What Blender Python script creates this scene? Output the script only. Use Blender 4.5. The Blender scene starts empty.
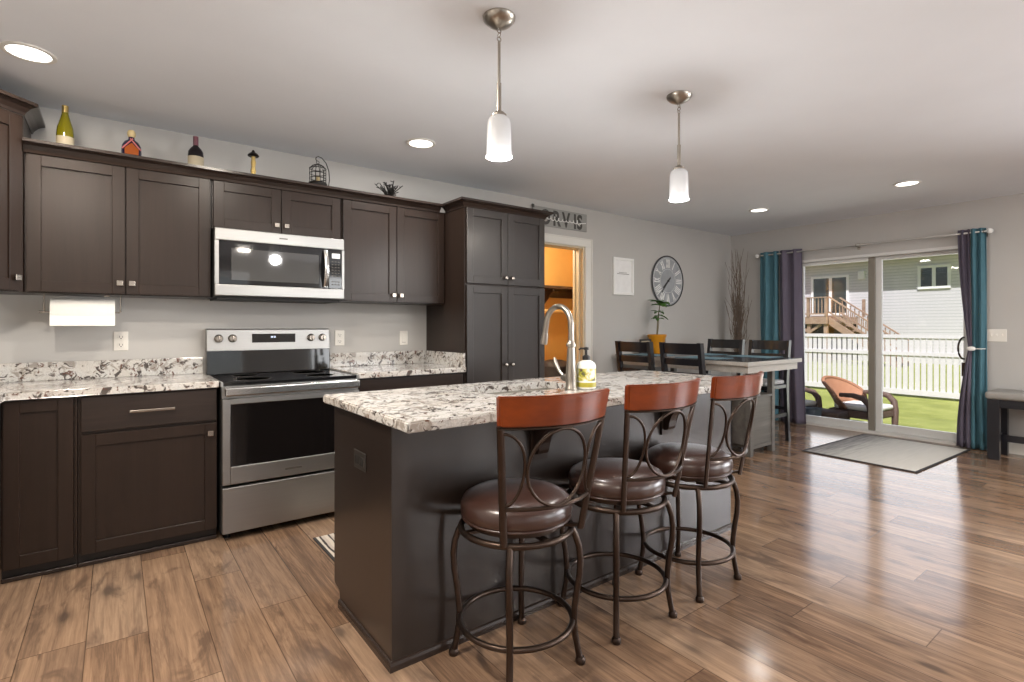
import bpy, bmesh, math, random
from mathutils import Vector, Matrix
random.seed(7)
C = bpy.context.scene.collection
scene = bpy.context.scene
PI = math.pi
R = math.radians

# ------------------------------------------------------------------ camera, sky, sun, fill lamps, exposure
cam_d = bpy.data.cameras.new('camera'); cam = bpy.data.objects.new('camera', cam_d); C.objects.link(cam)
cam.location = (0, -3.9947, 1.2107)
cam.rotation_euler = (R(90), 0, -0.6446)
cam_d.sensor_fit = 'HORIZONTAL'; cam_d.sensor_width = 36
cam_d.lens = 525.558/1024*36
cam_d.shift_y = -(341-326.09)/1024
cam_d.clip_start = .05; cam_d.clip_end = 300
scene.camera = cam

w = bpy.data.worlds.new('sky'); scene.world = w; w.use_nodes = True
nt = w.node_tree; nt.nodes.clear()
wo = nt.nodes.new('ShaderNodeOutputWorld'); bg = nt.nodes.new('ShaderNodeBackground')
sk = nt.nodes.new('ShaderNodeTexSky'); sk.sky_type = 'NISHITA'; sk.sun_disc = False
sk.sun_elevation = R(60); sk.sun_rotation = R(230); sk.air_density = 1.0; sk.dust_density = 1.5; sk.ozone_density = 1.0
nt.links.new(sk.outputs[0], bg.inputs[0]); bg.inputs[1].default_value = .085
nt.links.new(bg.outputs[0], wo.inputs[0])

def lamp(name, kind, loc, power, color=(1, 1, 1), rot=(0, 0, 0), **kw):
    d = bpy.data.lights.new(name, kind); o = bpy.data.objects.new(name, d); C.objects.link(o)
    o.location = loc; o.rotation_euler = rot; d.energy = power; d.color = color
    for k, v in kw.items(): setattr(d, k, v)
    return o
sun = lamp('sun', 'SUN', (0, 0, 20), 6.2, (1, .98, .97), angle=R(.6))
sun.rotation_euler = Vector((-.45, -.30, .84)).to_track_quat('Z', 'Y').to_euler()
# area lamps added as fill, at assumed living-room windows and outside the patio door
lamp('daylight_window', 'AREA', (6.96, -5.70, 1.35), 250, (.96, .985, 1), (R(90), 0, R(90)), shape='RECTANGLE', size=2.9, size_y=1.6)
lamp('daylight_door', 'AREA', (7.25, -1.70, 1.08), 19, (.95, .98, 1), (R(90), 0, R(90)), shape='RECTANGLE', size=1.7, size_y=2.0)
lamp('daylight_window', 'AREA', (.9, -7.42, 1.45), 8, (.97, .985, 1), (R(90), 0, 0), shape='RECTANGLE', size=2.1, size_y=1.5)
lamp('daylight_window', 'AREA', (4.3, -7.42, 1.45), 72, (.97, .985, 1), (R(90), 0, 0), shape='RECTANGLE', size=2.1, size_y=1.5)

vs = scene.view_settings
vs.view_transform = 'Standard'; vs.look = 'None'; vs.exposure = 0.2; vs.gamma = 1.0
vs.use_curve_mapping = False
scene.cycles.max_bounces = 10; scene.cycles.diffuse_bounces = 5; scene.cycles.glossy_bounces = 4
scene.cycles.transparent_max_bounces = 12
scene.cycles.caustics_reflective = False; scene.cycles.caustics_refractive = False
scene.cycles.sample_clamp_indirect = 6

# ------------------------------------------------------------------ materials
class NT:
    def __init__(s, name):
        s.m = bpy.data.materials.new(name); s.m.use_nodes = True
        s.t = s.m.node_tree; s.t.nodes.clear()
        s.out = s.t.nodes.new('ShaderNodeOutputMaterial')
    def n(s, typ, props=None, **inp):
        nd = s.t.nodes.new('ShaderNode'+typ)
        for k, v in (props or {}).items(): setattr(nd, k, v)
        for k, v in inp.items():
            k = int(k[1:]) if k[0] == '_' else k.replace('_', ' ')
            if isinstance(v, bpy.types.NodeSocket): s.t.links.new(v, nd.inputs[k])
            else: nd.inputs[k].default_value = v
        return nd
    def ma(s, op, a, b=0.0, c=0.0):
        return s.n('Math', {'operation': op}, _0=a, _1=b, _2=c).outputs[0]
    def mix(s, f, a, b, mode='MIX'):
        nd = s.n('MixRGB', {'blend_type': mode}, _0=f, _1=a, _2=b); return nd.outputs[0]
    def ramp(s, f, stops, interp='LINEAR'):
        nd = s.n('ValToRGB', None, _0=f); r = nd.color_ramp; r.interpolation = interp
        while len(r.elements) < len(stops): r.elements.new(.5)
        for e, (p, c) in zip(r.elements, stops): e.position = p; e.color = (*c, 1) if len(c) == 3 else c
        return nd.outputs[0]
    def coord(s, scale=(1, 1, 1), out='Object', loc=(0, 0, 0)):
        tc = s.n('TexCoord').outputs[out]
        return s.n('Mapping', None, Vector=tc, Scale=scale, Location=loc).outputs[0]
    def noise(s, vec, scale=5, detail=4, rough=.5, dist=0):
        return s.n('TexNoise', None, Vector=vec, Scale=scale, Detail=detail, Roughness=rough, Distortion=dist).outputs['Fac']
    def bsdf(s, **kw):
        b = s.n('BsdfPrincipled')
        for k, v in kw.items():
            k = k.replace('_', ' ')
            if isinstance(v, bpy.types.NodeSocket): s.t.links.new(v, b.inputs[k])
            else:
                if k in ('Base Color', 'Emission Color', 'Sheen Tint') and len(v) == 3: v = (*v, 1)
                b.inputs[k].default_value = v
        s.t.links.new(b.outputs[0], s.out.inputs[0]); return b
    def bump(s, h, strength=.2, dist=.01):
        return s.n('Bump', None, Strength=strength, Distance=dist, Height=h).outputs[0]

def lin(r, g, b):
    f = lambda c: c/12.92 if c <= .04045 else ((c+.055)/1.055)**2.4
    return (f(r/255), f(g/255), f(b/255))

def flat(name, col, rough=.5, metal=0.0, var=.06, scale=8, bump=0, **kw):
    t = NT(name); v = t.coord(); n = t.noise(v, scale, 4)
    f = t.ramp(n, [(.3, tuple(c*(1-var) for c in col)), (.7, tuple(min(1, c*(1+var)) for c in col))])
    if bump: kw['Normal'] = t.bump(t.noise(v, scale*12, 3), bump, .002)
    t.bsdf(Base_Color=f, Roughness=rough, Metallic=metal, **kw); return t.m

def emis(name, col, st):
    t = NT(name); t.bsdf(Base_Color=(.8, .8, .8), Emission_Color=col, Emission_Strength=st, Roughness=.4); return t.m

def wood(name, dark, light, rough, axis='z', scale=14, coat=0.0, mult=1.0, spec=.5):
    t = NT(name)
    sc = {'z': (1, 1, .06), 'x': (.06, 1, 1), 'y': (1, .06, 1)}[axis]
    n = t.noise(t.coord(tuple(a*scale for a in sc)), 1.0*mult, 6, .6, .6)
    n2 = t.noise(t.coord(tuple(a*scale*6 for a in sc)), 1.0, 3, .6)
    f = t.ma('ADD', t.ma('MULTIPLY', n, .7), t.ma('MULTIPLY', n2, .3))
    t.bsdf(Base_Color=t.ramp(f, [(.3, dark), (.7, light)]), Roughness=rough, Coat_Weight=coat, Specular_IOR_Level=spec, Coat_Roughness=.20 if coat > .38 else .15,
           Normal=t.bump(n2, .004 if coat > .38 else .02, .001))
    return t.m

def m_floor():
    t = NT('plank_floor'); W, L = .195, 1.22
    co = t.n('TexCoord').outputs['Object']; sp = t.n('SeparateXYZ', None, _0=co)
    x, y = sp.outputs[0], sp.outputs[1]
    gx = t.ma('DIVIDE', t.ma('ADD', x, .29+W*40), W); ix = t.ma('FLOOR', gx); fx = t.ma('FRACT', gx)
    ro = t.n('TexWhiteNoise', {'noise_dimensions': '1D'}, W=ix).outputs[0]
    gy = t.ma('ADD', t.ma('DIVIDE', y, L), t.ma('ADD', ro, 20)); iy = t.ma('FLOOR', gy); fy = t.ma('FRACT', gy)
    idv = t.n('CombineXYZ', None, _0=ix, _1=iy).outputs[0]
    wn = t.n('TexWhiteNoise', {'noise_dimensions': '2D'}, Vector=idv)
    rnd = wn.outputs[0]
    pv = t.n('CombineXYZ', None, _0=x, _1=y, _2=t.ma('MULTIPLY', rnd, 37.0)).outputs[0]
    g1 = t.noise(t.n('Mapping', None, Vector=pv, Scale=(34, 1.3, 1)).outputs[0], 1, 8, .66, .5)
    g2 = t.noise(t.n('Mapping', None, Vector=pv, Scale=(11, .8, 1)).outputs[0], 1, 6, .62, .7)
    kn = t.noise(t.n('Mapping', None, Vector=pv, Scale=(8, 2.6, 1)).outputs[0], 1, 4, .6, .6)
    g3 = t.noise(t.n('Mapping', None, Vector=pv, Scale=(90, 4, 1)).outputs[0], 1, 5, .7, .4)
    f = t.ma('ADD', t.ma('ADD', t.ma('MULTIPLY', g1, .32), t.ma('MULTIPLY', g2, .24)),
             t.ma('ADD', t.ma('MULTIPLY', rnd, .14), t.ma('MULTIPLY', g3, .30)))
    col = t.ramp(f, [(.30, lin(66, 49, 38)), (.42, lin(112, 87, 68)), (.54, lin(152, 121, 95)), (.69, lin(198, 166, 134))])
    knot = t.ramp(kn, [(.545, (0, 0, 0)), (.66, (1, 1, 1))])
    col = t.mix(t.ma('MULTIPLY', knot, .80), col, (*lin(78, 56, 42), 1))
    vein = t.ramp(g2, [(.47, (0, 0, 0)), (.495, (1, 1, 1)), (.51, (1, 1, 1)), (.53, (0, 0, 0))])
    col = t.mix(t.ma('MULTIPLY', vein, .3), col, (*lin(70, 50, 38), 1))
    vo = t.n('TexVoronoi', None, Vector=t.n('Mapping', None, Vector=pv, Scale=(4.2, 1.9, 1)).outputs[0], Scale=1.0).outputs['Distance']
    vd = t.ma('ADD', vo, t.ma('MULTIPLY', t.ma('SUBTRACT', g1, .5), .16))
    core = t.ramp(vd, [(.05, (1, 1, 1)), (.11, (.35, .35, .35)), (.20, (0, 0, 0))])
    col = t.mix(t.ma('MULTIPLY', core, .85), col, (*lin(52, 36, 27), 1))
    gray = t.mix(t.ma('ADD', .08, t.ma('MULTIPLY', rnd, .32)), col, (*lin(128, 113, 101), 1))
    ex = t.ma('MULTIPLY', t.ma('MINIMUM', fx, t.ma('SUBTRACT', 1, fx)), W)
    ey = t.ma('MULTIPLY', t.ma('MINIMUM', fy, t.ma('SUBTRACT', 1, fy)), L)
    e = t.ma('MINIMUM', ex, ey)
    gap = t.ramp(t.ma('MULTIPLY', e, 200), [(.16, (1, 1, 1)), (.55, (0, 0, 0))])
    col = t.mix(t.ma('MULTIPLY', gap, .75), gray, (*lin(58, 42, 33), 1))
    rough = t.ma('ADD', .09, t.ma('MULTIPLY', g1, .12))
    h = t.ma('SUBTRACT', t.ma('MULTIPLY', g1, .3), t.ma('MULTIPLY', gap, .5))
    t.bsdf(Base_Color=col, Roughness=rough, Normal=t.bump(h, .10, .0015), Specular_IOR_Level=.55)
    return t.m

def m_granite(name='granite'):
    t = NT(name); v = t.coord()
    a = t.noise(v, 13, 6, .62, 1.4); b = t.noise(t.coord(loc=(3, 1, 7)), 22, 5, .6, 1.0)
    c = t.noise(t.coord(loc=(9, 4, 2)), 30, 4, .6, .8); d = t.noise(t.coord(loc=(1, 8, 3)), 5, 3, .5, 1.0)
    s = t.noise(v, 160, 2, .5)
    col = t.ramp(s, [(.3, lin(184, 183, 180)), (.7, lin(214, 213, 210))])
    col = t.mix(t.ramp(d, [(.45, (0, 0, 0)), (.65, (.4, .4, .4))]), col, (*lin(200, 190, 178), 1))
    col = t.mix(t.ramp(a, [(.53, (0, 0, 0)), (.60, (.85, .85, .85))]), col, (*lin(146, 138, 130), 1))
    col = t.mix(t.ramp(b, [(.552, (0, 0, 0)), (.60, (.92, .92, .92))]), col, (*lin(62, 52, 48), 1))
    col = t.mix(t.ramp(c, [(.60, (0, 0, 0)), (.64, (.9, .9, .9))]), col, (*lin(96, 62, 48), 1))
    t.bsdf(Base_Color=col, Roughness=.12, Specular_IOR_Level=.5); return t.m

def m_steel(name, axis='x', base=.36, rough=.40):
    t = NT(name); sc = {'x': (2, 90, 220), 'z': (220, 90, 2), 'y': (90, 2, 220)}[axis]
    n = t.noise(t.coord(sc), 1, 3, .6)
    t.bsdf(Base_Color=t.ramp(n, [(.3, (base*.97, base*.96, base*.94)), (.7, (base*1.03, base*1.02, base*1.0))]), Metallic=1.0,
           Roughness=t.ma('ADD', rough-.02, t.ma('MULTIPLY', n, .04))); return t.m

def m_glass_pane(name, tint=(1, 1, 1), k=1.0):
    t = NT(name)
    tr = t.n('BsdfTransparent', None, Color=(*tint, 1)); gl = t.n('BsdfGlossy', None, Color=(1, 1, 1, 1), Roughness=.01)
    fr = t.n('Fresnel', None, IOR=1.45).outputs[0]
    mx = t.n('MixShader', None, _0=t.ma('MULTIPLY', fr, k), _1=tr.outputs[0], _2=gl.outputs[0])
    t.t.links.new(mx.outputs[0], t.out.inputs[0]); return t.m

def m_siding():
    t = NT('lap_siding'); co = t.n('TexCoord').outputs['Object']; z = t.n('SeparateXYZ', None, _0=co).outputs[2]
    f = t.ma('FRACT', t.ma('DIVIDE', z, .125))
    col = t.ramp(f, [(0, lin(140, 144, 146)), (.12, lin(200, 199, 202)), (.2, lin(212, 210, 213)), (1, lin(208, 207, 210))])
    t.bsdf(Base_Color=col, Roughness=.6, Normal=t.bump(f, .4, .02)); return t.m

def m_grass():
    t = NT('lawn_grass'); a = t.noise(t.coord(), 2.2, 4, .6); b = t.noise(t.coord(), 60, 3, .7)
    f = t.ma('ADD', t.ma('MULTIPLY', a, .5), t.ma('MULTIPLY', b, .5))
    t.bsdf(Base_Color=t.ramp(f, [(.3, lin(100, 108, 42)), (.5, lin(134, 142, 64)), (.7, lin(170, 172, 100))]), Roughness=.8,
           Normal=t.bump(b, .5, .03)); return t.m

def m_weave(name, dark, light, sc=70):
    t = NT(name)
    wv = t.n('TexWave', {'wave_type': 'BANDS', 'bands_direction': 'Z'}, Vector=t.coord(), Scale=sc*.35, Distortion=1.5, Detail=2).outputs['Fac']
    n = t.noise(t.coord(), sc, 2)
    f = t.ma('ADD', t.ma('MULTIPLY', wv, .5), t.ma('MULTIPLY', n, .5))
    t.bsdf(Base_Color=t.ramp(f, [(.3, dark), (.65, light)]), Roughness=.6, Normal=t.bump(wv, .4, .01)); return t.m

def m_fabric(name, col, sc=260, rough=.85, var=.12):
    t = NT(name); n = t.noise(t.coord(), sc, 2); n2 = t.noise(t.coord(), 4, 3)
    f = t.ma('ADD', t.ma('MULTIPLY', n, .6), t.ma('MULTIPLY', n2, .4))
    t.bsdf(Base_Color=t.ramp(f, [(.3, tuple(c*(1-var) for c in col)), (.7, tuple(c*(1+var) for c in col))]), Roughness=rough,
           Normal=t.bump(n, .15, .002)); return t.m

def m_runner():
    t = NT('striped_runner'); co = t.n('TexCoord').outputs['Object']; sp = t.n('SeparateXYZ', None, _0=co)
    n = t.noise(t.coord((6, 2, 1)), 1.5, 3)
    f = t.ma('FRACT', t.ma('ADD', t.ma('MULTIPLY', sp.outputs[0], 24), t.ma('MULTIPLY', n, 1.2)))
    t.bsdf(Base_Color=t.ramp(f, [(.40, lin(205, 196, 184)), (.45, lin(60, 52, 52)), (.62, lin(52, 46, 48)), (.68, lin(190, 180, 170))]), Roughness=.9); return t.m

def m_doorrug():
    t = NT('ombre_rug'); co = t.n('TexCoord').outputs['Object']; sp = t.n('SeparateXYZ', None, _0=co)
    n = t.noise(t.coord((1.5, 22, 1)), 1.5, 5, .7)
    f = t.ma('ADD', t.ma('MULTIPLY', sp.outputs[1], -.75), t.ma('ADD', t.ma('MULTIPLY', n, .5), .42))
    t.bsdf(Base_Color=t.ramp(f, [(.28, lin(84, 82, 84)), (.42, lin(140, 138, 136)), (.58, lin(186, 184, 178)), (.9, lin(206, 203, 196))]), Roughness=.9); return t.m

def m_label():
    t = NT('printed_label'); co = t.n('TexCoord').outputs['Object']; z = t.n('SeparateXYZ', None, _0=co).outputs[2]
    n = t.noise(t.coord(), 34, 3, .5, .5)
    col = t.ramp(n, [(.40, lin(236, 236, 230)), (.47, lin(222, 214, 150)), (.56, lin(186, 176, 60)), (.64, lin(110, 120, 50)), (.70, lin(90, 66, 70))])
    band = t.ramp(t.ma('MULTIPLY', z, 5), [(.13, lin(178, 168, 60)), (.17, lin(240, 240, 235)), (.55, lin(240, 240, 235)), (.56, lin(120, 118, 52)), (.66, lin(120, 118, 52)), (.67, lin(240, 240, 235))], 'CONSTANT')
    msk = t.ramp(t.ma('MULTIPLY', z, 5), [(.2, (0, 0, 0)), (.22, (1, 1, 1)), (.50, (1, 1, 1)), (.52, (0, 0, 0))])
    t.bsdf(Base_Color=t.mix(msk, band, col), Roughness=.35); return t.m

M = {}
M['floor'] = m_floor()
M['wall'] = flat('wall_paint', lin(187, 185, 182), .85, var=.015, scale=3, bump=.04)
M['ceil'] = flat('ceiling_paint', lin(226, 230, 236), .9, var=.015, scale=3, bump=.05)
M['ochre'] = flat('ochre_paint', lin(214, 166, 92), .85, var=.02)
M['trim'] = flat('white_trim', lin(222, 220, 214), .45, var=.01)
M['jamb'] = flat('beige_jamb', lin(206, 196, 172), .5, var=.01)
M['vinyl'] = flat('white_vinyl', lin(214, 214, 212), .4, var=.01)
M['taupe'] = flat('taupe_vinyl', lin(128, 122, 112), .45, var=.02)
M['cab'] = wood('espresso_wood', lin(36, 27, 22), lin(48, 36, 30), .32, 'z', 16, 0, 1, .32)
M['cabg'] = wood('espresso_wood_polished', lin(31, 25, 22), lin(38, 30, 26), .34, 'z', 16, .40)
M['cabx'] = wood('espresso_wood_flat', lin(36, 29, 26), lin(54, 43, 38), .24, 'x', 16)
M['caby'] = wood('espresso_wood_deep', lin(36, 29, 26), lin(54, 43, 38), .24, 'y', 16)
M['toe'] = flat('toe_kick', lin(34, 28, 26), .5)
M['granite'] = m_granite()
M['steel'] = m_steel('brushed_steel')
M['steelv'] = m_steel('brushed_steel_handle', 'z', .55, .24)
M['nickel'] = flat('brushed_nickel', (.36, .33, .29), .30, 1.0, .03)
M['silver'] = flat('satin_silver', (.74, .73, .71), .38, 1.0, .02)
M['chrome'] = flat('polished_knob', (.36, .32, .28), .24, 1.0, .03)
M['blackglass'] = flat('black_glass', (.008, .008, .009), .05, 0, .02, Specular_IOR_Level=.6)
M['blackplast'] = flat('black_plastic', (.015, .015, .016), .35)
M['ovenglass'] = flat('oven_glass', (.006, .005, .005), .09)
M['mwglass'] = flat('microwave_window', (.05, .05, .05), .04, 0, .02, Specular_IOR_Level=.9)
M['gasket'] = flat('dark_gap', (.012, .011, .010), .6)
M['display'] = emis('lit_display', (.25, .45, .9), .5)
M['paper'] = flat('paper', lin(236, 234, 228), .9, var=.015, scale=60)
M['plate'] = flat('white_plate', lin(232, 228, 220), .4, var=.01)
M['slot'] = flat('outlet_slot', lin(70, 66, 60), .5)
M['blackplate'] = flat('dark_plate', lin(50, 47, 45), .3)
M['bronze'] = flat('bronze_metal', lin(66, 54, 47), .32, .85, .10, 20)
M['cherry'] = wood('cherry_wood', lin(82, 29, 6), lin(134, 57, 12), .28, 'x', 7, .15)
M['leather'] = flat('brown_leather', lin(58, 38, 32), .30, 0, .10, 30, .15, Coat_Weight=.25, Coat_Roughness=.2)
M['charcoal'] = wood('charcoal_wood', lin(20, 22, 28), lin(33, 34, 40), .30, 'z', 12, .3)
M['tablewood'] = wood('greywash_table_wood', lin(84, 82, 80), lin(120, 117, 112), .40, 'x', 12)
M['tableedge'] = wood('pale_greywash_wood', lin(160, 158, 154), lin(196, 193, 188), .40, 'x', 12)  # lighter copy: door light on slab and apron painted into the colour
M['tabletop'] = wood('dark_table_top', lin(34, 40, 48), lin(50, 56, 64), .22, 'y', 12)
M['padlight'] = m_fabric('patterned_seat', lin(176, 178, 180), 40, .8, .3)
M['teal'] = m_fabric('teal_cloth', lin(76, 118, 132), 300)
M['purple'] = m_fabric('plum_grey_cloth', lin(98, 92, 108), 300)
M['mat'] = m_fabric('blue_placemat', lin(96, 128, 142), 200)
M['benchpad'] = m_fabric('grey_bench_vinyl', lin(150, 148, 144), 90, .6, .06)
M['glasspane'] = m_glass_pane('window_glass', (1, .99, 1))
M['siding'] = m_siding()
M['grass'] = m_grass()
M['picket'] = flat('white_picket_vinyl', lin(216, 213, 216), .5, var=.01)
M['deck'] = wood('cedar_deck_wood', lin(136, 110, 92), lin(176, 150, 130), .7, 'x', 6)
M['roof'] = flat('dark_roof_shingle', lin(84, 82, 82), .9, var=.2, scale=20)
M['dirt'] = flat('dark_skirting', lin(52, 50, 52), .9, var=.2)
M['farglass'] = flat('reflecting_pane', (.02, .03, .035), .04, 0, .02, Specular_IOR_Level=1.0)
M['wicker'] = m_weave('honey_wicker', lin(130, 84, 60), lin(182, 134, 102))
M['wickerdark'] = m_weave('brown_wicker', lin(66, 50, 44), lin(112, 88, 76))  # brown of the ottoman; on the armchairs, house shade painted as darker wicker
M['cushion'] = m_fabric('white_cushion', lin(226, 224, 216), 120)
M['greyplast'] = flat('grey_plastic', lin(98, 106, 112), .5)
M['patio'] = flat('patio_concrete', lin(176, 172, 164), .9, var=.06, scale=10)
M['bottlegreen'] = flat('olive_glass', lin(128, 120, 22), .06, 0, .05, 8, Specular_IOR_Level=.6, Transmission_Weight=.35)
M['bottledark'] = flat('dark_glass', lin(26, 20, 24), .06)
M['foil'] = flat('plum_foil', lin(104, 60, 72), .4)
M['amber'] = flat('amber_liquor', lin(158, 80, 32), .1, Transmission_Weight=.2)
M['navyglass'] = flat('blue_black_glass', lin(36, 32, 58), .08)
M['gold'] = flat('brass', (.62, .46, .18), .3, 1.0, .1, 30)
M['cork'] = flat('pale_stopper', lin(196, 176, 130), .6)
M['red'] = flat('red_ribbon', lin(176, 92, 92), .5)
M['cream'] = flat('cream_label', lin(172, 160, 136), .6)
M['iron'] = flat('black_iron', lin(34, 31, 29), .4, .6)
M['signgrey'] = wood('grey_sign_board', lin(136, 136, 134), lin(160, 160, 156), .7, 'x', 10)
M['signblack'] = flat('dark_lettering', lin(66, 64, 62), .7)
M['white'] = flat('white_enamel', lin(238, 238, 236), .5, var=.01)
M['clockface'] = flat('galvanised_face', lin(156, 159, 163), .55, .1, .16, 7)
M['clockrim'] = flat('dark_rim', lin(58, 58, 60), .5, .5)
M['print'] = flat('pale_print', lin(236, 236, 236), .5, var=.04, scale=14)
M['terracotta'] = flat('mustard_pot', lin(206, 138, 22), .4, var=.1)
M['soil'] = flat('soil', lin(60, 44, 34), .95, var=.3, scale=60)
M['leafm'] = flat('green_leaf', lin(66, 106, 36), .45, var=.3, scale=12)
M['stem'] = flat('plant_stem', lin(110, 98, 66), .7)
M['twig'] = flat('dry_twig', lin(112, 98, 86), .8, var=.15)
M['vase'] = flat('stoneware', lin(96, 88, 82), .5)
M['frameblk'] = flat('black_frame', lin(40, 36, 34), .4)
M['photo'] = flat('faded_photo', lin(150, 128, 100), .5, var=.3, scale=14)
M['runner'] = m_runner(); M['doorrug'] = m_doorrug()
M['rugedge'] = flat('rug_binding', lin(56, 54, 56), .9)
M['soapbody'] = flat('white_bottle', lin(236, 236, 228), .35, var=.01)
M['label'] = m_label()
M['sink'] = flat('satin_sink', lin(196, 192, 184), .25, .6, .03)
M['shelfwood'] = wood('dark_shelf_wood', lin(54, 36, 26), lin(78, 54, 40), .5, 'x', 10)
M['barwood'] = wood('pale_bar_wood', lin(196, 150, 88), lin(214, 172, 110), .5, 'x', 10)
M['hamper'] = m_weave('dark_hamper', lin(34, 26, 24), lin(58, 46, 42))
M['canlit'] = emis('lit_downlight', (1, .96, .90), 3.0)
M['bulb'] = emis('lit_bulb', (1, .97, .92), 1.8)
t = NT('frosted_glass')
tl = t.n('BsdfTranslucent', None, Color=(.70, .70, .71, 1)); df = t.n('BsdfPrincipled', None); df.inputs['Base Color'].default_value = (.62, .62, .63, 1)
df.inputs['Roughness'].default_value = .3; df.inputs['Emission Color'].default_value = (1, .98, .95, 1); df.inputs['Emission Strength'].default_value = .10
mx = t.n('MixShader', None, _0=.55, _1=tl.outputs[0], _2=df.outputs[0]); t.t.links.new(mx.outputs[0], t.out.inputs[0]); M['frost'] = t.m

# ------------------------------------------------------------------ mesh helpers
class MB:
    """collects shapes in one bmesh; coordinates are given minus the offset o"""
    def __init__(s, o=(0, 0, 0)): s.bm = bmesh.new(); s.o = Vector(o)
    def _v(s, p): return s.bm.verts.new(Vector(p)-s.o)
    def box(s, x0, x1, y0, y1, z0, z1, bev=0.0, seg=2):
        x0, x1 = min(x0, x1), max(x0, x1); y0, y1 = min(y0, y1), max(y0, y1); z0, z1 = min(z0, z1), max(z0, z1)
        v = [s._v((x, y, z)) for x in (x0, x1) for y in (y0, y1) for z in (z0, z1)]
        fs = [s.bm.faces.new([v[i] for i in q]) for q in ((0, 1, 3, 2), (4, 6, 7, 5), (0, 4, 5, 1), (2, 3, 7, 6), (0, 2, 6, 4), (1, 5, 7, 3))]
        if bev:
            es = list({e for f in fs for e in f.edges})
            bmesh.ops.bevel(s.bm, geom=es, offset=bev, segments=seg, affect='EDGES', profile=.5)
        return s
    def prism(s, pts, vec, bev=0.0):
        """polygon of 3-D points swept by a vector"""
        vec = Vector(vec); a = [s._v(p) for p in pts]; b = [s._v(Vector(p)+vec) for p in pts]; n = len(pts)
        fs = [s.bm.faces.new(a[::-1]), s.bm.faces.new(b)]
        for i in range(n): fs.append(s.bm.faces.new((a[i], a[(i+1) % n], b[(i+1) % n], b[i])))
        if bev:
            es = list({e for f in fs for e in f.edges})
            bmesh.ops.bevel(s.bm, geom=es, offset=bev, segments=2, affect='EDGES', profile=.5)
        return s
    def tube(s, pts, r, seg=8, closed=False, flat=None, up=(0, 0, 1)):
        """sweep of a circle (or an ellipse r, flat) along points; r may be a list"""
        pts = [Vector(p) for p in pts]; n = len(pts); rings = []
        for i, p in enumerate(pts):
            if closed: d = pts[(i+1) % n]-pts[i-1]
            else: d = pts[min(i+1, n-1)]-pts[max(i-1, 0)]
            d.normalize(); u = Vector(up)
            if abs(d.dot(u)) > .97: u = Vector((0, 1, 0)) if abs(d.y) < .9 else Vector((1, 0, 0))
            a = d.cross(u).normalized(); b = a.cross(d).normalized()
            rr = r[i] if isinstance(r, (list, tuple)) else r
            r2 = rr if flat is None else flat
            rings.append([s._v(p+a*math.cos(2*PI*k/seg+PI/seg)*rr+b*math.sin(2*PI*k/seg+PI/seg)*r2) for k in range(seg)])
        m = n if closed else n-1
        for i in range(m):
            A, B = rings[i], rings[(i+1) % n]
            for k in range(seg): s.bm.faces.new((A[k], A[(k+1) % seg], B[(k+1) % seg], B[k]))
        if not closed:
            s.bm.faces.new(rings[0][::-1]); s.bm.faces.new(rings[-1])
        return s
    def bar(s, a, b, wx, wz=None, up=(0, 0, 1)):
        """square bar between two points"""
        wz = wz or wx
        return s.tube([a, b], wx*.7071, 4, flat=wz*.7071, up=up)
    def lathe(s, prof, c=(0, 0, 0), seg=24, axis='z'):
        """revolve (radius, height) pairs around an axis through c"""
        c = Vector(c); rings = []
        for r, h in prof:
            if r < 1e-6:
                p = {'z': (0, 0, h), 'y': (0, h, 0), 'x': (h, 0, 0)}[axis]; rings.append([s._v(c+Vector(p))]); continue
            ring = []
            for k in range(seg):
                a = 2*PI*k/seg; ca, sa = r*math.cos(a), r*math.sin(a)
                p = {'z': (ca, sa, h), 'y': (ca, h, sa), 'x': (h, ca, sa)}[axis]
                ring.append(s._v(c+Vector(p)))
            rings.append(ring)
        for A, B in zip(rings, rings[1:]):
            if len(A) == 1 and len(B) == 1: continue
            for k in range(seg):
                q = (A[0], B[k], B[(k+1) % seg]) if len(A) == 1 else (A[k], A[(k+1) % seg], B[0]) if len(B) == 1 else (A[k], A[(k+1) % seg], B[(k+1) % seg], B[k])
                s.bm.faces.new(q)
        for ring, fl in ((rings[0], 1), (rings[-1], 0)):
            if len(ring) > 1: s.bm.faces.new(ring[::-1] if fl else ring)
        return s
    def grid(s, rows, closed=False):
        vs = [[s._v(p) for p in r] for r in rows]
        for A, B in zip(vs, vs[1:]):
            n = len(A)
            for k in range(n if closed else n-1): s.bm.faces.new((A[k], A[(k+1) % n], B[(k+1) % n], B[k]))
        return s
    def torus(s, c, R_, r, axis='z', seg=32, sub=8, a0=0, a1=None):
        c = Vector(c); pts = []; full = a1 is None; a1 = 2*PI if full else a1
        n = seg if full else seg+1
        for k in range(n):
            a = a0+(a1-a0)*k/seg; ca, sa = R_*math.cos(a), R_*math.sin(a)
            pts.append(c+Vector({'z': (ca, sa, 0), 'y': (ca, 0, sa), 'x': (0, ca, sa)}[axis]))
        return s.tube(pts, r, sub, full, up={'z': (0, 0, 1), 'y': (0, 1, 0), 'x': (1, 0, 0)}[axis])
    def build(s, name, mat, parent=None, smooth=None, loc=None, solid=0.0):
        bm = s.bm
        bmesh.ops.recalc_face_normals(bm, faces=bm.faces)
        me = bpy.data.meshes.new(name); bm.to_mesh(me); bm.free()
        o = bpy.data.objects.new(name, me); C.objects.link(o)
        me.materials.append(M[mat] if isinstance(mat, str) else mat)
        if smooth is not None:
            for p in me.polygons: p.use_smooth = True
            try:
                me.set_sharp_from_angle(angle=R(smooth))
            except Exception: pass
        if solid:
            md = o.modifiers.new('thick', 'SOLIDIFY'); md.thickness = solid; md.offset = 0
        if parent is not None: o.parent = parent
        elif loc is not None: o.location = loc
        elif s.o.length > 0: o.location = s.o
        return o

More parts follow.
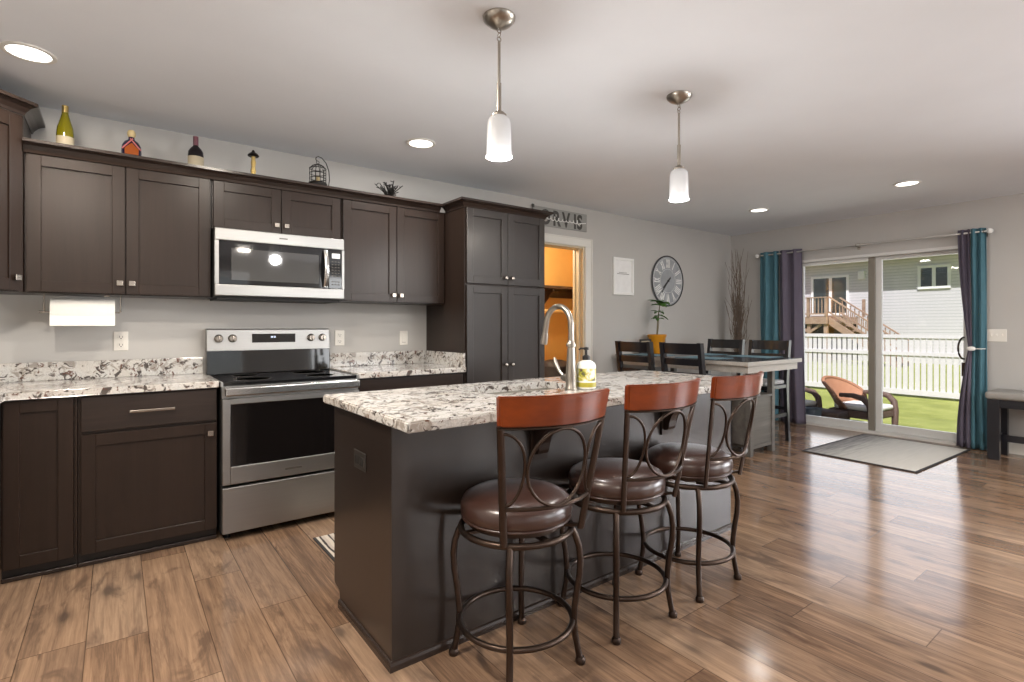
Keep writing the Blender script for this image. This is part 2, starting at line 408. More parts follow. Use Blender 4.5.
def empty(name, loc, rz=0):
    o = bpy.data.objects.new(name, None); C.objects.link(o); o.location = loc; o.rotation_euler = (0, 0, rz); o.empty_display_size = .05; return o
def tag(o, label, cat, group=None):
    o['label'] = label; o['category'] = cat
    if group: o['group'] = group
    return o
def thing(name, label, cat, loc, rz=0, group=None): return tag(empty(name, loc, rz), label, cat, group)
def st(o): o['kind'] = 'structure'; return o
def copy_tree(o, parent=None):
    c = o.copy(); C.objects.link(c); c.parent = parent
    for ch in list(o.children): copy_tree(ch, c)
    return c

# ------------------------------------------------------------------ the setting
XL, XR, YF, H = -1.045, 6.80, -7.50, 2.457
st(MB().box(XL-.15, XR+.15, YF-.15, 1.55, -.12, 0).build('floor', 'floor'))
st(MB().box(XL-.15, XR+.15, YF-.15, 1.55, H, H+.12).build('ceiling', 'ceil'))
# kitchen wall with the pantry doorway
DX0, DX1, DZ = 3.20, 3.963, 2.048
st(MB().box(XL-.15, DX0, 0, .15, 0, H).box(DX1, XR+.15, 0, .15, 0, H).box(DX0, DX1, 0, .15, DZ, H).build('wall_back', 'wall'))
# patio-door wall
PY0, PY1, PZ = -2.56, -.865, 2.025
st(MB().box(XR, XR+.15, PY1, 0, 0, H).box(XR, XR+.15, -4.2, PY0, 0, H).box(XR, XR+.15, YF, -7.2, 0, H).box(XR, XR+.15, -7.2, -4.2, 0, .5).box(XR, XR+.15, -7.2, -4.2, 2.2, H).box(XR, XR+.15, PY0, PY1, PZ, H).build('wall_right', 'wall'))
st(MB().box(XL-.15, XL, YF, 0, 0, H).build('wall_left', 'wall'))
WZ0, WZ1 = .70, 2.15; WX = [(-.2, 2.0), (3.2, 5.4)]
b = MB(); xs = [XL-.15, WX[0][0], WX[0][1], WX[1][0], WX[1][1], XR+.15]
for i in (0, 2, 4): b.box(xs[i], xs[i+1], YF-.15, YF, 0, H)
for a, c in WX: b.box(a, c, YF-.15, YF, 0, WZ0).box(a, c, YF-.15, YF, WZ1, H)
st(b.build('wall_front', 'wall'))
for i, (a, c) in enumerate(WX):
    r = st(empty('window_%d' % (i+1), (a, YF-.1, WZ0)))  # assumed windows behind the camera, added to bring fill light in
    f = MB((a, YF-.1, WZ0))
    f.box(a, c, YF-.12, YF-.05, WZ0, WZ0+.05).box(a, c, YF-.12, YF-.05, WZ1-.05, WZ1).box(a, a+.05, YF-.12, YF-.05, WZ0+.05, WZ1-.05).box(c-.05, c, YF-.12, YF-.05, WZ0+.05, WZ1-.05)
    f.box((a+c)/2-.03, (a+c)/2+.03, YF-.12, YF-.05, WZ0+.05, WZ1-.05).build('frame', 'trim', r)
    MB((a, YF-.1, WZ0)).box(a+.05, c-.05, YF-.09, YF-.085, WZ0+.05, WZ1-.05).build('pane', 'glasspane', r)
r = st(empty('window_3', (XR+.10, -5.4, .5))); wq = (XR+.10, -5.4, .5)  # assumed side window, added for more light from the right
MB(wq).box(XR+.05, XR+.12, -7.2, -4.2, .5, .55).box(XR+.05, XR+.12, -7.2, -4.2, 2.15, 2.2).box(XR+.05, XR+.12, -7.2, -7.15, .55, 2.15).box(XR+.05, XR+.12, -4.25, -4.2, .55, 2.15).box(XR+.05, XR+.12, -5.73, -5.67, .55, 2.15).build('frame', 'trim', r)
MB(wq).box(XR+.085, XR+.09, -7.15, -4.25, .55, 2.15).build('pane', 'glasspane', r)
# baseboards
st(MB().box(DX1+.10, XR, -.014, 0, 0, .10).build('baseboard_back', 'trim'))
st(MB().box(XR-.014, XR, PY1+.06, -.015, 0, .10).box(XR-.014, XR, YF, PY0-.06, 0, .10).build('baseboard_right', 'trim'))
# pantry room
st(MB().box(2.60, 5.30, 1.45, 1.55, 0, H).build('wall_pantry_back', 'ochre'))
st(MB().box(5.20, 5.30, .15, 1.45, 0, H).build('wall_pantry_right', 'ochre'))
st(MB().box(2.60, 2.70, .15, 1.45, 0, H).build('wall_pantry_left', 'ochre'))
lamp('pantry_lamp', 'POINT', (3.7, .85, 2.3), 75, (1, .87, .66), shadow_soft_size=.08)
# pantry casing
cs = MB()
cs.box(DX1, DX1+.10, -.018, 0, 0, DZ).box(DX0-.10, DX0, -.018, 0, 0, DZ).box(DX0-.10, DX1+.10, -.018, 0, DZ, DZ+.085, .004)
cs.box(DX1+.09, DX1+.10, -.026, -.018, 0, DZ+.085).box(DX0-.10, DX1+.10, -.026, -.018, DZ+.075, DZ+.085)
st(cs.build('trim_1', 'trim'))
jb = MB(); jb.box(DX1-.018, DX1, .0, .15, 0, DZ).box(DX0, DX0+.018, .0, .15, 0, DZ).box(DX0+.018, DX1-.018, 0, .15, DZ-.018, DZ)
jb.box(DX1-.032, DX1-.018, .05, .09, 0, DZ-.018).box(DX1-.03, DX1-.018, .115, .145, 0, DZ-.018)
st(jb.build('trim_2', 'jamb'))

# sliding patio door
door = st(empty('door_1', (XR+.05, (PY0+PY1)/2, 0)))
do = door.location
f = MB(do)
f.box(XR-.012, XR+.14, PY1-.03, PY1+.0, 0, PZ).box(XR-.012, XR+.14, PY0, PY0+.03, 0, PZ).box(XR-.012, XR+.14, PY0+.03, PY1-.03, PZ-.032, PZ).box(XR-.005, XR+.14, PY0+.03, PY1-.03, 0, .028)
f.build('door_frame', 'vinyl', door)
def sash(name, y0, y1, x0, x1, st_hi, st_lo, mid):
    """sash with stile widths at its high-y and low-y sides; the meeting stile is a part with its own look"""
    s = MB(do); zb, zt = .029, PZ-.033
    if mid != 'lo': s.box(x0, x1, y0, y0+st_lo, zb, zt, .004)
    if mid != 'hi': s.box(x0, x1, y1-st_hi, y1, zb, zt, .004)
    s.box(x0, x1, y0+st_lo, y1-st_hi, zb, zb+.08).box(x0, x1, y0+st_lo, y1-st_hi, zt-.036, zt)
    o = s.build(name, 'vinyl', door)
    ya, yb = (y0, y0+st_lo) if mid == 'lo' else (y1-st_hi, y1)
    MB(do).box(x0, x1, ya, yb, zb, zt, .004).build('meeting_stile', 'taupe' if mid == 'lo' else 'vinyl', o)
    MB(do).box((x0+x1)/2-.003, (x0+x1)/2+.003, y0+st_lo, y1-st_hi, zb+.08, zt-.036).build('glass_pane', 'glasspane', o)
    return o
sash('sliding_panel', -1.712, PY1-.031, XR+.03, XR+.07, .05, .062, 'lo')
fx_ = sash('fixed_panel', PY0+.031, -1.690, XR+.085, XR+.125, .075, .05, 'hi')
h = MB(do); h.tube([(XR+.085, -2.40, .98+.11*math.cos(a)) if False else (XR+.085-.075*math.sin(a), -2.485+.03*math.sin(a), .985+.11*math.cos(a)) for a in [PI*k/12 for k in range(13)]], .009, 8)
h.build('door_handle', 'bronze', door, 40)
MB(do).box(XR+.08, XR+.092, -2.50, -2.465, .70, .84, .003).build('lock_plate', 'bronze', door)

# ------------------------------------------------------------------ cabinet helpers
def knob_square(p, d, parent, o, mat='chrome'):
    """square knob standing out of a face at p, d = outward unit vector in plan"""
    p = Vector(p); d = Vector(d); b = MB(o)
    side = Vector((-d.y, d.x, 0))
    b.tube([p, p+d*.016], .006, 8)
    q = p+d*.016; s_ = .0145
    b.prism([q+side*s_+Vector((0, 0, s_)), q-side*s_+Vector((0, 0, s_)), q-side*s_-Vector((0, 0, s_)), q+side*s_-Vector((0, 0, s_))], d*.010, .002)
    return b.build('knob', mat, parent)
def knob_round(p, d, parent, o, mat='chrome'):
    p = Vector(p); b = MB(o)
    b.lathe([(.0, .0), (.006, 0), (.006, -.012), (.014, -.016), (.016, -.022), (.012, -.030), (0, -.032)], p, 16, 'y')
    return b.build('knob', mat, parent, 50)
def door_front(x0, x1, z0, z1, y, o, parent, name='door', mat='cab', rail=.058, th=.02, raised=False):
    """shaker front in the plane y (front face), facing -y"""
    b = MB(o); e = .0015
    b.box(x0, x0+rail, y, y+th, z0, z1, e, 1).box(x1-rail, x1, y, y+th, z0, z1, e, 1)
    b.box(x0+rail, x1-rail, y, y+th, z0, z0+rail, e, 1).box(x0+rail, x1-rail, y, y+th, z1-rail, z1, e, 1)
    b.box(x0+rail, x1-rail, y+.012, y+th, z0+rail, z1-rail)
    return b.build(name, mat, parent)
def slab_front(x0, x1, z0, z1, y, o, parent, name='drawer', mat='cabx'):
    return MB(o).box(x0, x1, y, y+.02, z0, z1, .003).build(name, mat, parent)
G = .0025

# ---- wall cabinets
UB, UT = 1.385, 2.105
def wall_cab(label, x0, x1, z0, doors, yb=-.305):
    o = ((x0+x1)/2, -.004, z0); r = thing('wall_cabinet', label, 'cabinet', o)
    MB(o).box(x0+.001, x1-.001, yb, -.004, z0, UT+.012).build('cabinet_box', 'cab', r)
    w_ = (x1-x0)/doors; out = []
    for i in range(doors):
        d = door_front(x0+w_*i+G+.006*(i == 0), x0+w_*(i+1)-G-.006*(i == doors-1), z0+.006, UT, yb-.021, o, r)
        out.append(d)
    return r, out, o, yb-.021
r, ds, o, y = wall_cab('brown two-door wall cabinet above the paper towel roll', -.383, .462, UB, 2)
knob_square((.013, y, UB+.065), (0, -1, 0), ds[0], o); knob_square((.068, y, UB+.065), (0, -1, 0), ds[1], o)
r, ds, o, y = wall_cab('short dark two-door wall cabinet directly above the microwave', .464, 1.262, 1.812, 2)
knob_square((.833, y, 1.812+.055), (0, -1, 0), ds[0], o); knob_square((.893, y, 1.812+.055), (0, -1, 0), ds[1], o)
r, ds, o, y = wall_cab('dark two-door wall cabinet between the microwave and the tall pantry cabinet', 1.264, 2.092, UB, 2)
knob_square((1.648, y, UB+.055), (0, -1, 0), ds[0], o); knob_square((1.708, y, UB+.055), (0, -1, 0), ds[1], o)
# crown along the wall cabinets
def crown_prof(p, out, z0, hgt=.052, d=.052, inn=0.0):
    """profile points at plan point p with outward plan vector out"""
    p = Vector((p[0], p[1], 0)); n = Vector((out[0], out[1], 0))
    k_ = hgt/.052; pr = [(inn, 0), (.006, 0), (.012, .012*k_), (.030, .028*k_), (.046, .035*k_), (d, .039*k_), (d, hgt), (inn, hgt)]
    return [p+n*a+Vector((0, 0, z0+b_)) for a, b_ in pr]
def crown(path, outs, z0, o, parent=None, name='crown_molding', hgt=.052, d=.052, inn=0.0):
    b = MB(o); rows = [crown_prof(p, q, z0, hgt, d, inn) for p, q in zip(path, outs)]
    b.grid(rows, closed=True)
    bm = b.bm; bm.verts.ensure_lookup_table(); n = len(rows[0])
    bm.faces.new([bm.verts[i] for i in range(n)][::-1]); bm.faces.new([bm.verts[(len(rows)-1)*n+i] for i in range(n)])
    return b.build(name, 'cabx', parent)
co_ = (.85, -.327, UT+.013)
c1 = crown([(-.383, -.328), (2.0375, -.328)], [(0, -1), (0, -1)], UT+.001, co_, None, 'crown_molding', .060, .056, -.0225)
tag(c1, 'long dark crown molding running over the wall cabinets and microwave', 'molding')

# ---- tall pantry cabinet
TX0, TX1, TY = 2.094, 2.884, -.61
o = ((TX0+TX1)/2, -.3, 0); tall = thing('tall_pantry_cabinet', 'tall dark four-door pantry cabinet beside the pantry doorway', 'cabinet', o)
MB(o).box(TX0, TX1, TY, -.004, .09, UT+.012).build('cabinet_box', 'cab', tall)
MB(o).box(TX0+.01, TX1-.01, TY+.06, -.01, 0, .09).build('toe_kick', 'toe', tall)
xm = (TX0+TX1)/2; yd = TY-.021
for (xa, xb, kx) in ((TX0+.012, xm-G, xm-.032), (xm+G, TX1-.012, xm+.032)):
    d = door_front(xa, xb, 1.537, UT+.002, yd, o, tall, mat='cabg'); knob_round((kx, yd, 1.592), None, d, o)
    d = door_front(xa, xb, .10, 1.522, yd, o, tall, mat='cabg'); knob_round((kx, yd, .905), None, d, o)
z0 = UT+.003
crown([(TX0, -.340), (TX0, TY-.0), (TX1, TY-.0), (TX1, -.004)], [(-1, 0), (-1, -1), (1, -1), (1, 0)], z0, o, tall, 'crown_molding', .062, .056, -.019)

# ---- diagonal corner wall cabinet (taller)
ax, ay = -.3855, -.329; L_ = .42
bx, by = XL+.3, ay-(ax-(XL+.3))
o = (XL+.2, -.2, UB); cc = thing('corner_wall_cabinet', 'taller diagonal corner wall cabinet at the left edge, nearly to the ceiling', 'cabinet', o)
ztop = 2.29
MB(o).prism([(XL+.004, -.004, UB), (ax, -.004, UB), (ax, ay, UB), (bx, by, UB), (XL+.004, by, UB)], (0, 0, ztop-UB)).build('cabinet_box', 'cab', cc)
dv = Vector((bx-ax, by-ay, 0)).normalized(); nv = Vector((-dv.y, dv.x, 0)); nv = nv if nv.y < 0 else -nv
Ld = (Vector((bx, by))-Vector((ax, ay))).length
def dpt(s_, n_, z): return Vector((ax, ay, z))+dv*s_+nv*n_
b = MB(o); rl = .058; zA, zB = UB+.006, ztop-.02
def dbox(b, s0, s1, n0, n1, z0_, z1_):
    b.prism([dpt(s0, n0, z0_), dpt(s1, n0, z0_), dpt(s1, n1, z0_), dpt(s0, n1, z0_)], (0, 0, z1_-z0_), .0015)
dbox(b, .022, .022+rl, .001, .021, zA, zB); dbox(b, Ld-.022-rl, Ld-.022, .001, .021, zA, zB)
dbox(b, .022+rl, Ld-.022-rl, .001, .021, zA, zA+rl); dbox(b, .022+rl, Ld-.022-rl, .001, .021, zB-rl, zB); dbox(b, .022+rl, Ld-.022-rl, .001, .012, zA+rl, zB-rl)
dd = b.build('door', 'cab', cc)
knob_square(dpt(.055, .021, UB+.07), nv, dd, o)
n2 = (nv+Vector((1, 0, 0))); n2 = n2/(n2.dot(nv))
crown([(ax, -.004), (ax, ay), (bx, by)], [(1, 0), (n2.x, n2.y), (nv.x, nv.y)], ztop+.001, o, cc, 'crown_molding', .066, .06)

# ---- base cabinets
CT, CB = .902, .866
YB = -.60
def base_box(name, label, x0, x1):
    o = ((x0+x1)/2, -.3, 0); r = thing(name, label, 'cabinet', o)
    MB(o).box(x0, x1, YB, -.004, .075, CB-.001).build('cabinet_box', 'cab', r)
    MB(o).box(x0, x1, YB+.03, -.01, 0, .075).build('toe_kick', 'toe', r)
    MB(o).box(x0, x1, YB+.012, YB+.03, 0, .022, .004).build('shoe_molding', 'cabx', r)
    return r, o
r, o = base_box('base_cabinet', 'blind corner base cabinet with one narrow door at the far left', -.435, -.158)
d = door_front(-.425, -.172, .07, .858, YB-.021, o, r)
MB(o).box(-.164, -.158, YB-.012, YB, .08, .862).build('filler_strip', 'cab', r)
r, o = base_box('base_cabinet', 'base cabinet with a drawer over one door, left of the range', -.156, .455)
d = slab_front(-.143, .450, .682, .856, YB-.021, o, r)
hb = MB(o); hb.tube([(.063, YB-.022, .770), (.063, YB-.045, .770)], .005, 8).tube([(.238, YB-.022, .770), (.238, YB-.045, .770)], .005, 8)
hb.box(.050, .251, YB-.054, YB-.044, .763, .777, .003); hb.build('bar_pull', 'chrome', d)
d = door_front(-.143, .450, .07, .666, YB-.021, o, r); knob_square((.418, YB-.021, .612), (0, -1, 0), d, o)
r, o = base_box('base_cabinet', 'base cabinet with a drawer, right of the range', 1.266, 2.09)
d = slab_front(1.275, 2.08, .70, .856, YB-.021, o, r)
d1 = door_front(1.275, 1.674, .07, .685, YB-.021, o, r); d2 = door_front(1.678, 2.08, .07, .685, YB-.021, o, r)
knob_square((1.64, YB-.021, .64), (0, -1, 0), d1, o); knob_square((1.71, YB-.021, .64), (0, -1, 0), d2, o)
# cabinet run along the left wall (turns the corner)
o = (XL+.3, -1.0, 0); r = thing('base_cabinet', 'base cabinet turning the corner along the left wall, cut by the frame', 'cabinet', o)
MB(o).box(XL+.004, -.458, -1.30, -.605, .09, CB-.001).build('cabinet_box', 'cab', r)
MB(o).box(XL+.01, -.50, -1.29, -.61, 0, .09).build('toe_kick', 'toe', r)
# worktops
o = (0, -.3, CB); g = thing('worktop', 'speckled granite worktop left of the range with backsplash strip', 'worktop', o)
MB(o).prism([(XL+.003, -.003, CB), (.459, -.003, CB), (.459, -.645, CB), (-.418, -.645, CB), (-.418, -1.32, CB), (XL+.003, -1.32, CB)], (0, 0, CT-CB), .004).build('slab', 'granite', g)
MB(o).box(XL+.004, .452, -.025, -.003, CT, CT+.105, .003).box(XL+.003, XL+.025, -1.32, -.026, CT, CT+.105, .003).build('backsplash', 'granite', g)
o = (1.67, -.3, CB); g = thing('worktop', 'speckled granite worktop between the range and the tall pantry cabinet', 'worktop', o)
MB(o).box(1.261, 2.092, -.645, -.003, CB, CT, .004).build('slab', 'granite', g)
MB(o).box(1.262, 2.066, -.025, -.003, CT, CT+.105, .003).box(2.068, 2.092, -.630, -.003, CT, CT+.105, .003).build('backsplash', 'granite', g)

# ------------------------------------------------------------------ range
RX0, RX1, RY = .466, 1.257, -.665
o = ((RX0+RX1)/2, -.35, 0); rg = thing('range', 'stainless steel electric range with black glass cooktop', 'range', o)
MB(o).box(RX0+.004, RX1-.004, RY+.045, -.03, .03, .870).build('body', 'gasket', rg)
ct = MB(o); ct.box(RX0, RX1, RY+.01, -.09, .871, .892, .004); ct.build('cooktop', 'blackglass', rg)
for xa in (RX0-.002, RX1-.012): MB(o).box(xa, xa+.014, RY+.008, -.09, .868, .8945, .002).build('cooktop_trim', 'steel', rg)
for (x, y, ra) in ((.66, -.50, .10), (1.06, -.50, .085), (.66, -.24, .075), (1.06, -.24, .10)):
    MB(o).lathe([(ra-.003, .8922), (ra, .8922), (ra, .8926), (ra-.003, .8926), (ra-.003, .8922)], (x, y, 0), 40).build('burner_ring', 'slot', rg)
MB(o).prism([(RX0, -.085, .893), (RX0, -.012, .893), (RX0, -.012, 1.06), (RX0, -.075, 1.06)], (RX1-RX0, 0, 0), .003).build('backguard', 'blackglass', rg)
cp = MB(o).prism([(RX0, -.080, 1.045), (RX0, -.012, 1.045), (RX0, -.012, 1.193), (RX0, -.055, 1.193), (RX0, -.066, 1.187)], (RX1-RX0, 0, 0), .003).build('control_panel', 'steel', rg)
def kb(x):
    b = MB(o); yk = -.074; b.lathe([(0, -.030), (.019, -.030), (.022, -.024), (.023, -.004), (.027, 0), (.027, .012), (0, .012)], (x, yk, 1.128), 24, 'y')
    b.box(x-.004, x+.004, yk-.036, yk-.028, 1.108, 1.148, .002)
    return b.build('knob', 'chrome', cp, 40)
for x in (.535, .617, 1.125, 1.205): kb(x)
MB(o).box(.735, 1.015, -.0785, -.064, 1.098, 1.158, .002).build('display_glass', 'blackglass', cp)
MB(o).box(.853, .868, -.0792, -.0784, 1.130, 1.142).box(.872, .884, -.0792, -.0784, 1.130, 1.142).build('clock_digits', 'display', cp)
# oven door: frame, window, handle
od = MB(o); zA, zB = .318, .800; yF = RY-.02
od.box(RX0+.004, RX0+.045, yF, RY+.04, zA, zB, .004).box(RX1-.045, RX1-.004, yF, RY+.04, zA, zB, .004)
od.box(RX0+.045, RX1-.045, yF, RY+.04, zA, zA+.10, .004).box(RX0+.045, RX1-.045, yF, RY+.04, zB-.032, zB, .004)
od = od.build('oven_door', 'steel', rg)
MB(o).box(RX0+.044, RX1-.044, yF+.004, RY+.03, zA+.098, zB-.030, .002).build('window', 'ovenglass', od)
MB(o).box(.80, .895, yF-.0012, yF+.002, zA+.038, zA+.048).build('badge', 'slot', od)
hd = MB(o); hd.box(RX0+.012, RX1-.012, RY-.062, RY-.036, .818, .868, .009, 3); hd.box(RX0+.02, RX0+.05, RY-.040, RY+.04, .826, .860).box(RX1-.05, RX1-.02, RY-.040, RY+.04, .826, .860)
hd.build('handle', 'steelv', od)
MB(o).box(RX0+.004, RX1-.004, RY+.002, RY+.05, .802, .870).build('vent_trim', 'steel', rg)
MB(o).box(RX0+.004, RX1-.004, yF, RY+.04, .045, .302, .005).build('storage_drawer', 'steel', rg)
for x, y in ((RX0+.04, RY+.06), (RX1-.04, RY+.06), (RX0+.04, -.08), (RX1-.04, -.08)):
    MB(o).lathe([(0, 0), (.016, 0), (.016, .008), (.01, .010), (.01, .032), (0, .032)], (x, y, 0), 12).build('foot', 'gasket', rg)

# ------------------------------------------------------------------ microwave
MX0, MX1, MY, MZ0, MZ1 = .470, 1.256, -.395, 1.388, 1.808
o = ((MX0+MX1)/2, -.2, MZ0); mw = thing('microwave', 'stainless over-the-range microwave with black window', 'microwave', o)
MB(o).box(MX0, MX1, MY+.035, -.004, MZ0, MZ1).build('body', 'gasket', mw)
b = MB(o); yF = MY
b.box(MX0, MX1, yF, MY+.034, MZ0+.345, MZ1, .005).box(MX0, MX1, yF, MY+.034, MZ0+.008, MZ0+.078, .005)
b.box(MX0, MX0+.022, yF, MY+.034, MZ0+.079, MZ0+.344).box(MX1-.016, MX1, yF, MY+.034, MZ0+.079, MZ0+.344)
md = b.build('front_frame', 'steel', mw)
dw = MB(o).box(MX0+.022, 1.150, yF+.003, MY+.034, MZ0+.079, MZ0+.344, .002).build('door', 'blackglass', mw)
MB(o).box(.560, 1.085, yF+.001, yF+.0035, MZ0+.105, MZ0+.300, .001).build('window', 'mwglass', dw)
hb = MB(o); hb.tube([(1.126, yF-.012-.030*math.sin(PI*k/10), MZ0+.088+.245*k/10) for k in range(11)], .016, 10, flat=.008, up=(0, 1, 0))
hb.box(1.116, 1.136, yF-.020, yF+.004, MZ0+.086, MZ0+.110).box(1.116, 1.136, yF-.020, yF+.004, MZ0+.312, MZ0+.336)
hb.build('handle', 'steelv', dw, 40)
kp = MB(o).box(1.152, MX1-.016, yF+.003, MY+.034, MZ0+.079, MZ0+.344, .002).build('control_panel', 'blackglass', mw)
MB(o).box(1.172, 1.226, yF+.0015, yF+.004, MZ0+.285, MZ0+.318).build('display', emis('pale_display', (.7, .8, .95), .12), kp)
for i in range(3):
    for j in range(9):
        if j == 6: continue
        x = 1.176+i*.021; z = MZ0+.262-j*.0195; MB(o).box(x-.006, x+.006, yF+.002, yF+.0035, z-.0035, z+.0035).build('key_button', 'slot', kp)
MB(o).box(.835, .885, yF-.001, yF+.001, MZ1-.038, MZ1-.030).build('badge', 'slot', md)
MB(o).box(MX0+.02, MX1-.02, MY+.05, -.03, MZ0-.012, MZ0-.0005).build('vent_grille', 'gasket', mw)

# ------------------------------------------------------------------ paper towel, outlets, switches
hold = thing('paper_towel_holder', 'metal under-cabinet paper towel holder below the left wall cabinet', 'holder', (-.15, -.20, UB))
o = (-.15, -.20, UB); b = MB(o)
b.box(-.06, -.03, -.215, -.185, UB-.010, UB-.0005); b.build('mounting_tab', 'chrome', hold)
MB(o).tube([(-.315, -.20, UB-.001), (-.315, -.20, 1.292), (-.31, -.20, 1.288), (.012, -.20, 1.288), (.017, -.20, 1.292), (.017, -.20, UB-.001)], .0045, 8).tube([(-.335, -.20, 1.288), (-.31, -.20, 1.288)], .006, 8).build('rod', 'chrome', hold)
b = MB((-.148, -.20, 1.288))
b.lathe([(.021, -.287), (.074, -.287), (.0755, -.284), (.0755, -.012), (.074, -.009), (.021, -.009), (.021, -.287)], (0, -.20, 1.288), 40, 'x')
b.box(-.287, -.009, -.2725, -.2710, 1.213, 1.27)
tag(b.build('paper_towel_roll', 'paper', None, 40), 'white paper towel roll hanging under the left wall cabinet', 'paper towel')

def outlet(label, x, z, kind='duplex', y0=-.0005):
    o = (x, y0, z); r = thing('outlet' if kind == 'duplex' else 'light_switch', label, 'outlet' if kind == 'duplex' else 'switch', o)
    MB(o).box(x-.036, x+.036, y0-.006, y0, z-.058, z+.058, .003).build('cover_plate', 'plate', r)
    if kind == 'duplex':
        for dz in (-.024, .024):
            k = MB(o).box(x-.017, x+.017, y0-.008, y0-.006, z+dz-.015, z+dz+.015, .001).build('receptacle', 'plate', r)
            MB(o).box(x-.009, x-.0065, y0-.0086, y0-.0078, z+dz-.004, z+dz+.008).box(x+.0065, x+.009, y0-.0086, y0-.0078, z+dz-.004, z+dz+.006).box(x-.003, x+.003, y0-.0086, y0-.0078, z+dz-.012, z+dz-.007).build('slots', 'slot', k)
    else:
        MB(o).box(x-.017, x+.017, y0-.010, y0-.006, z-.034, z+.034, .002).build('rocker', 'plate', r)
        MB(o).box(x-.017, x+.017, y0-.0066, y0-.0060, z-.036, z-.034).build('shadow_gap', 'slot', r)
    return r
outlet('white wall outlet under the paper towel roll', .02, 1.12)
outlet('white wall outlet just right of the range', 1.357, 1.12)
outlet('white wall rocker switch near the tall pantry cabinet, above the worktop', 1.885, 1.113, 'rocker')
# triple switch plate by the patio door
o = (XR-.0005, -2.75, 1.12); r = thing('light_switch', 'white multi-gang switch plate on the wall right of the patio door', 'switch', o)
MB(o).box(XR-.007, XR-.0005, -2.822, -2.678, 1.06, 1.18, .003).build('cover_plate', 'plate', r)
for y in (-2.71, -2.75, -2.79):
    MB(o).box(XR-.014, XR-.006, y-.005, y+.005, 1.112, 1.134, .002).build('toggle', 'plate', r)

# ------------------------------------------------------------------ island
IX0, IX1, IY0, IY1 = .77, 2.934, -2.262, -1.66
o = ((IX0+IX1)/2, (IY0+IY1)/2, 0); isl = thing('kitchen_island', 'dark espresso kitchen island cabinet behind the three stools', 'island', o)
MB(o).box(IX0+.02, IX1-.02, IY0+.001, IY1-.015, .085, .69).box(IX0+.02, IX1-.02, IY0+.001, IY1-.075, 0, .085).box(IX0+.02, 1.335, IY0+.001, IY1-.015, .6901, CB-.001).box(1.955, IX1-.02, IY0+.001, IY1-.015, .6901, CB-.001).box(1.3351, 1.9549, IY0+.001, -2.085, .6901, CB-.001).box(1.3351, 1.9549, -1.735, IY1-.015, .6901, CB-.001).build('cabinet_box', 'cabx', isl)
def endp(x0, x1):
    return MB(o).prism([(x0, IY0, .0), (x0, IY0, CB-.001), (x0, IY1, CB-.001), (x0, IY1, .085), (x0, IY1-.012, .075), (x0, IY1-.065, .070), (x0, IY1-.072, .06), (x0, IY1-.072, 0)], (x1-x0, 0, 0), .0015).build('end_panel', 'cabg', isl)
endp(IX0, IX0+.019); endp(IX1-.019, IX1)
MB(o).box(IX0, IX1, IY0-.006, IY0-.0005, .0, CB-.001).build('back_panel', 'cabg', isl)
q = [(0, 0), (.010, 0), (.010, .020), (.007, .030), (0, .034)]
b = MB(o)
rows = [[Vector((p[0]+n[0]*a, p[1]+n[1]*a, z)) for a, z in q] for p, n in (((IX0, IY1-.075), (-1, 0)), ((IX0, IY0-.006), (-1, -1)), ((IX1, IY0-.006), (1, -1)), ((IX1, IY1-.075), (1, 0)))]
b.grid(rows, closed=True); bm = b.bm; bm.verts.ensure_lookup_table(); bm.faces.new([bm.verts[i] for i in range(5)]); bm.faces.new([bm.verts[15+i] for i in range(5)])
b.build('shoe_molding', 'cabx', isl)
for i in range(4):
    xa = IX0+.03+i*.526; d = door_front(xa, xa+.52, .10, .85, 0, o, isl)
    # the aisle side faces +y: mirror the front
    me = d.data
    for v in me.vertices: v.co.y = (IY1-.014+.021)-o[1]-(v.co.y+o[1])
    me.flip_normals()
def corbel(x):
    b = MB(o); hw = .045; y0 = IY0-.006
    b.box(x-hw, x+hw, y0-.012, y0, .645, CB-.001)
    pts = [(x-.030, y0-.012, CB-.012), (x-.030, y0-.165, CB-.012), (x-.030, y0-.168, CB-.040), (x-.030, y0-.150, CB-.062)]
    pts += [(x-.030, y0-.150+.108*math.sin(a), CB-.062-.115*(1-math.cos(a))) for a in [PI/2*k/6 for k in range(1, 7)]]
    pts += [(x-.030, y0-.034, CB-.192), (x-.030, y0-.012, CB-.198)]
    b.prism(pts, (.060, 0, 0), .002)
    b.box(x-hw, x+hw, y0-.18, y0, CB-.013, CB-.001)
    return b.build('corbel', 'cab', isl)
corbel(1.435); corbel(2.31)
oo = (IX0, -1.975, .68); r = thing('outlet', 'black outlet set in the left end panel of the island', 'outlet', (IX0-.0005, -1.975, .68))
o2 = (IX0-.0005, -1.975, .68)
MB(o2).box(IX0-.006, IX0-.0005, -2.035, -1.915, .645, .717, .003).build('cover_plate', 'blackplate', r)
for dy in (-.024, .024): MB(o2).box(IX0-.0085, IX0-.006, -1.975+dy-.015, -1.975+dy+.015, .664, .698, .001).build('receptacle', 'gasket', r)
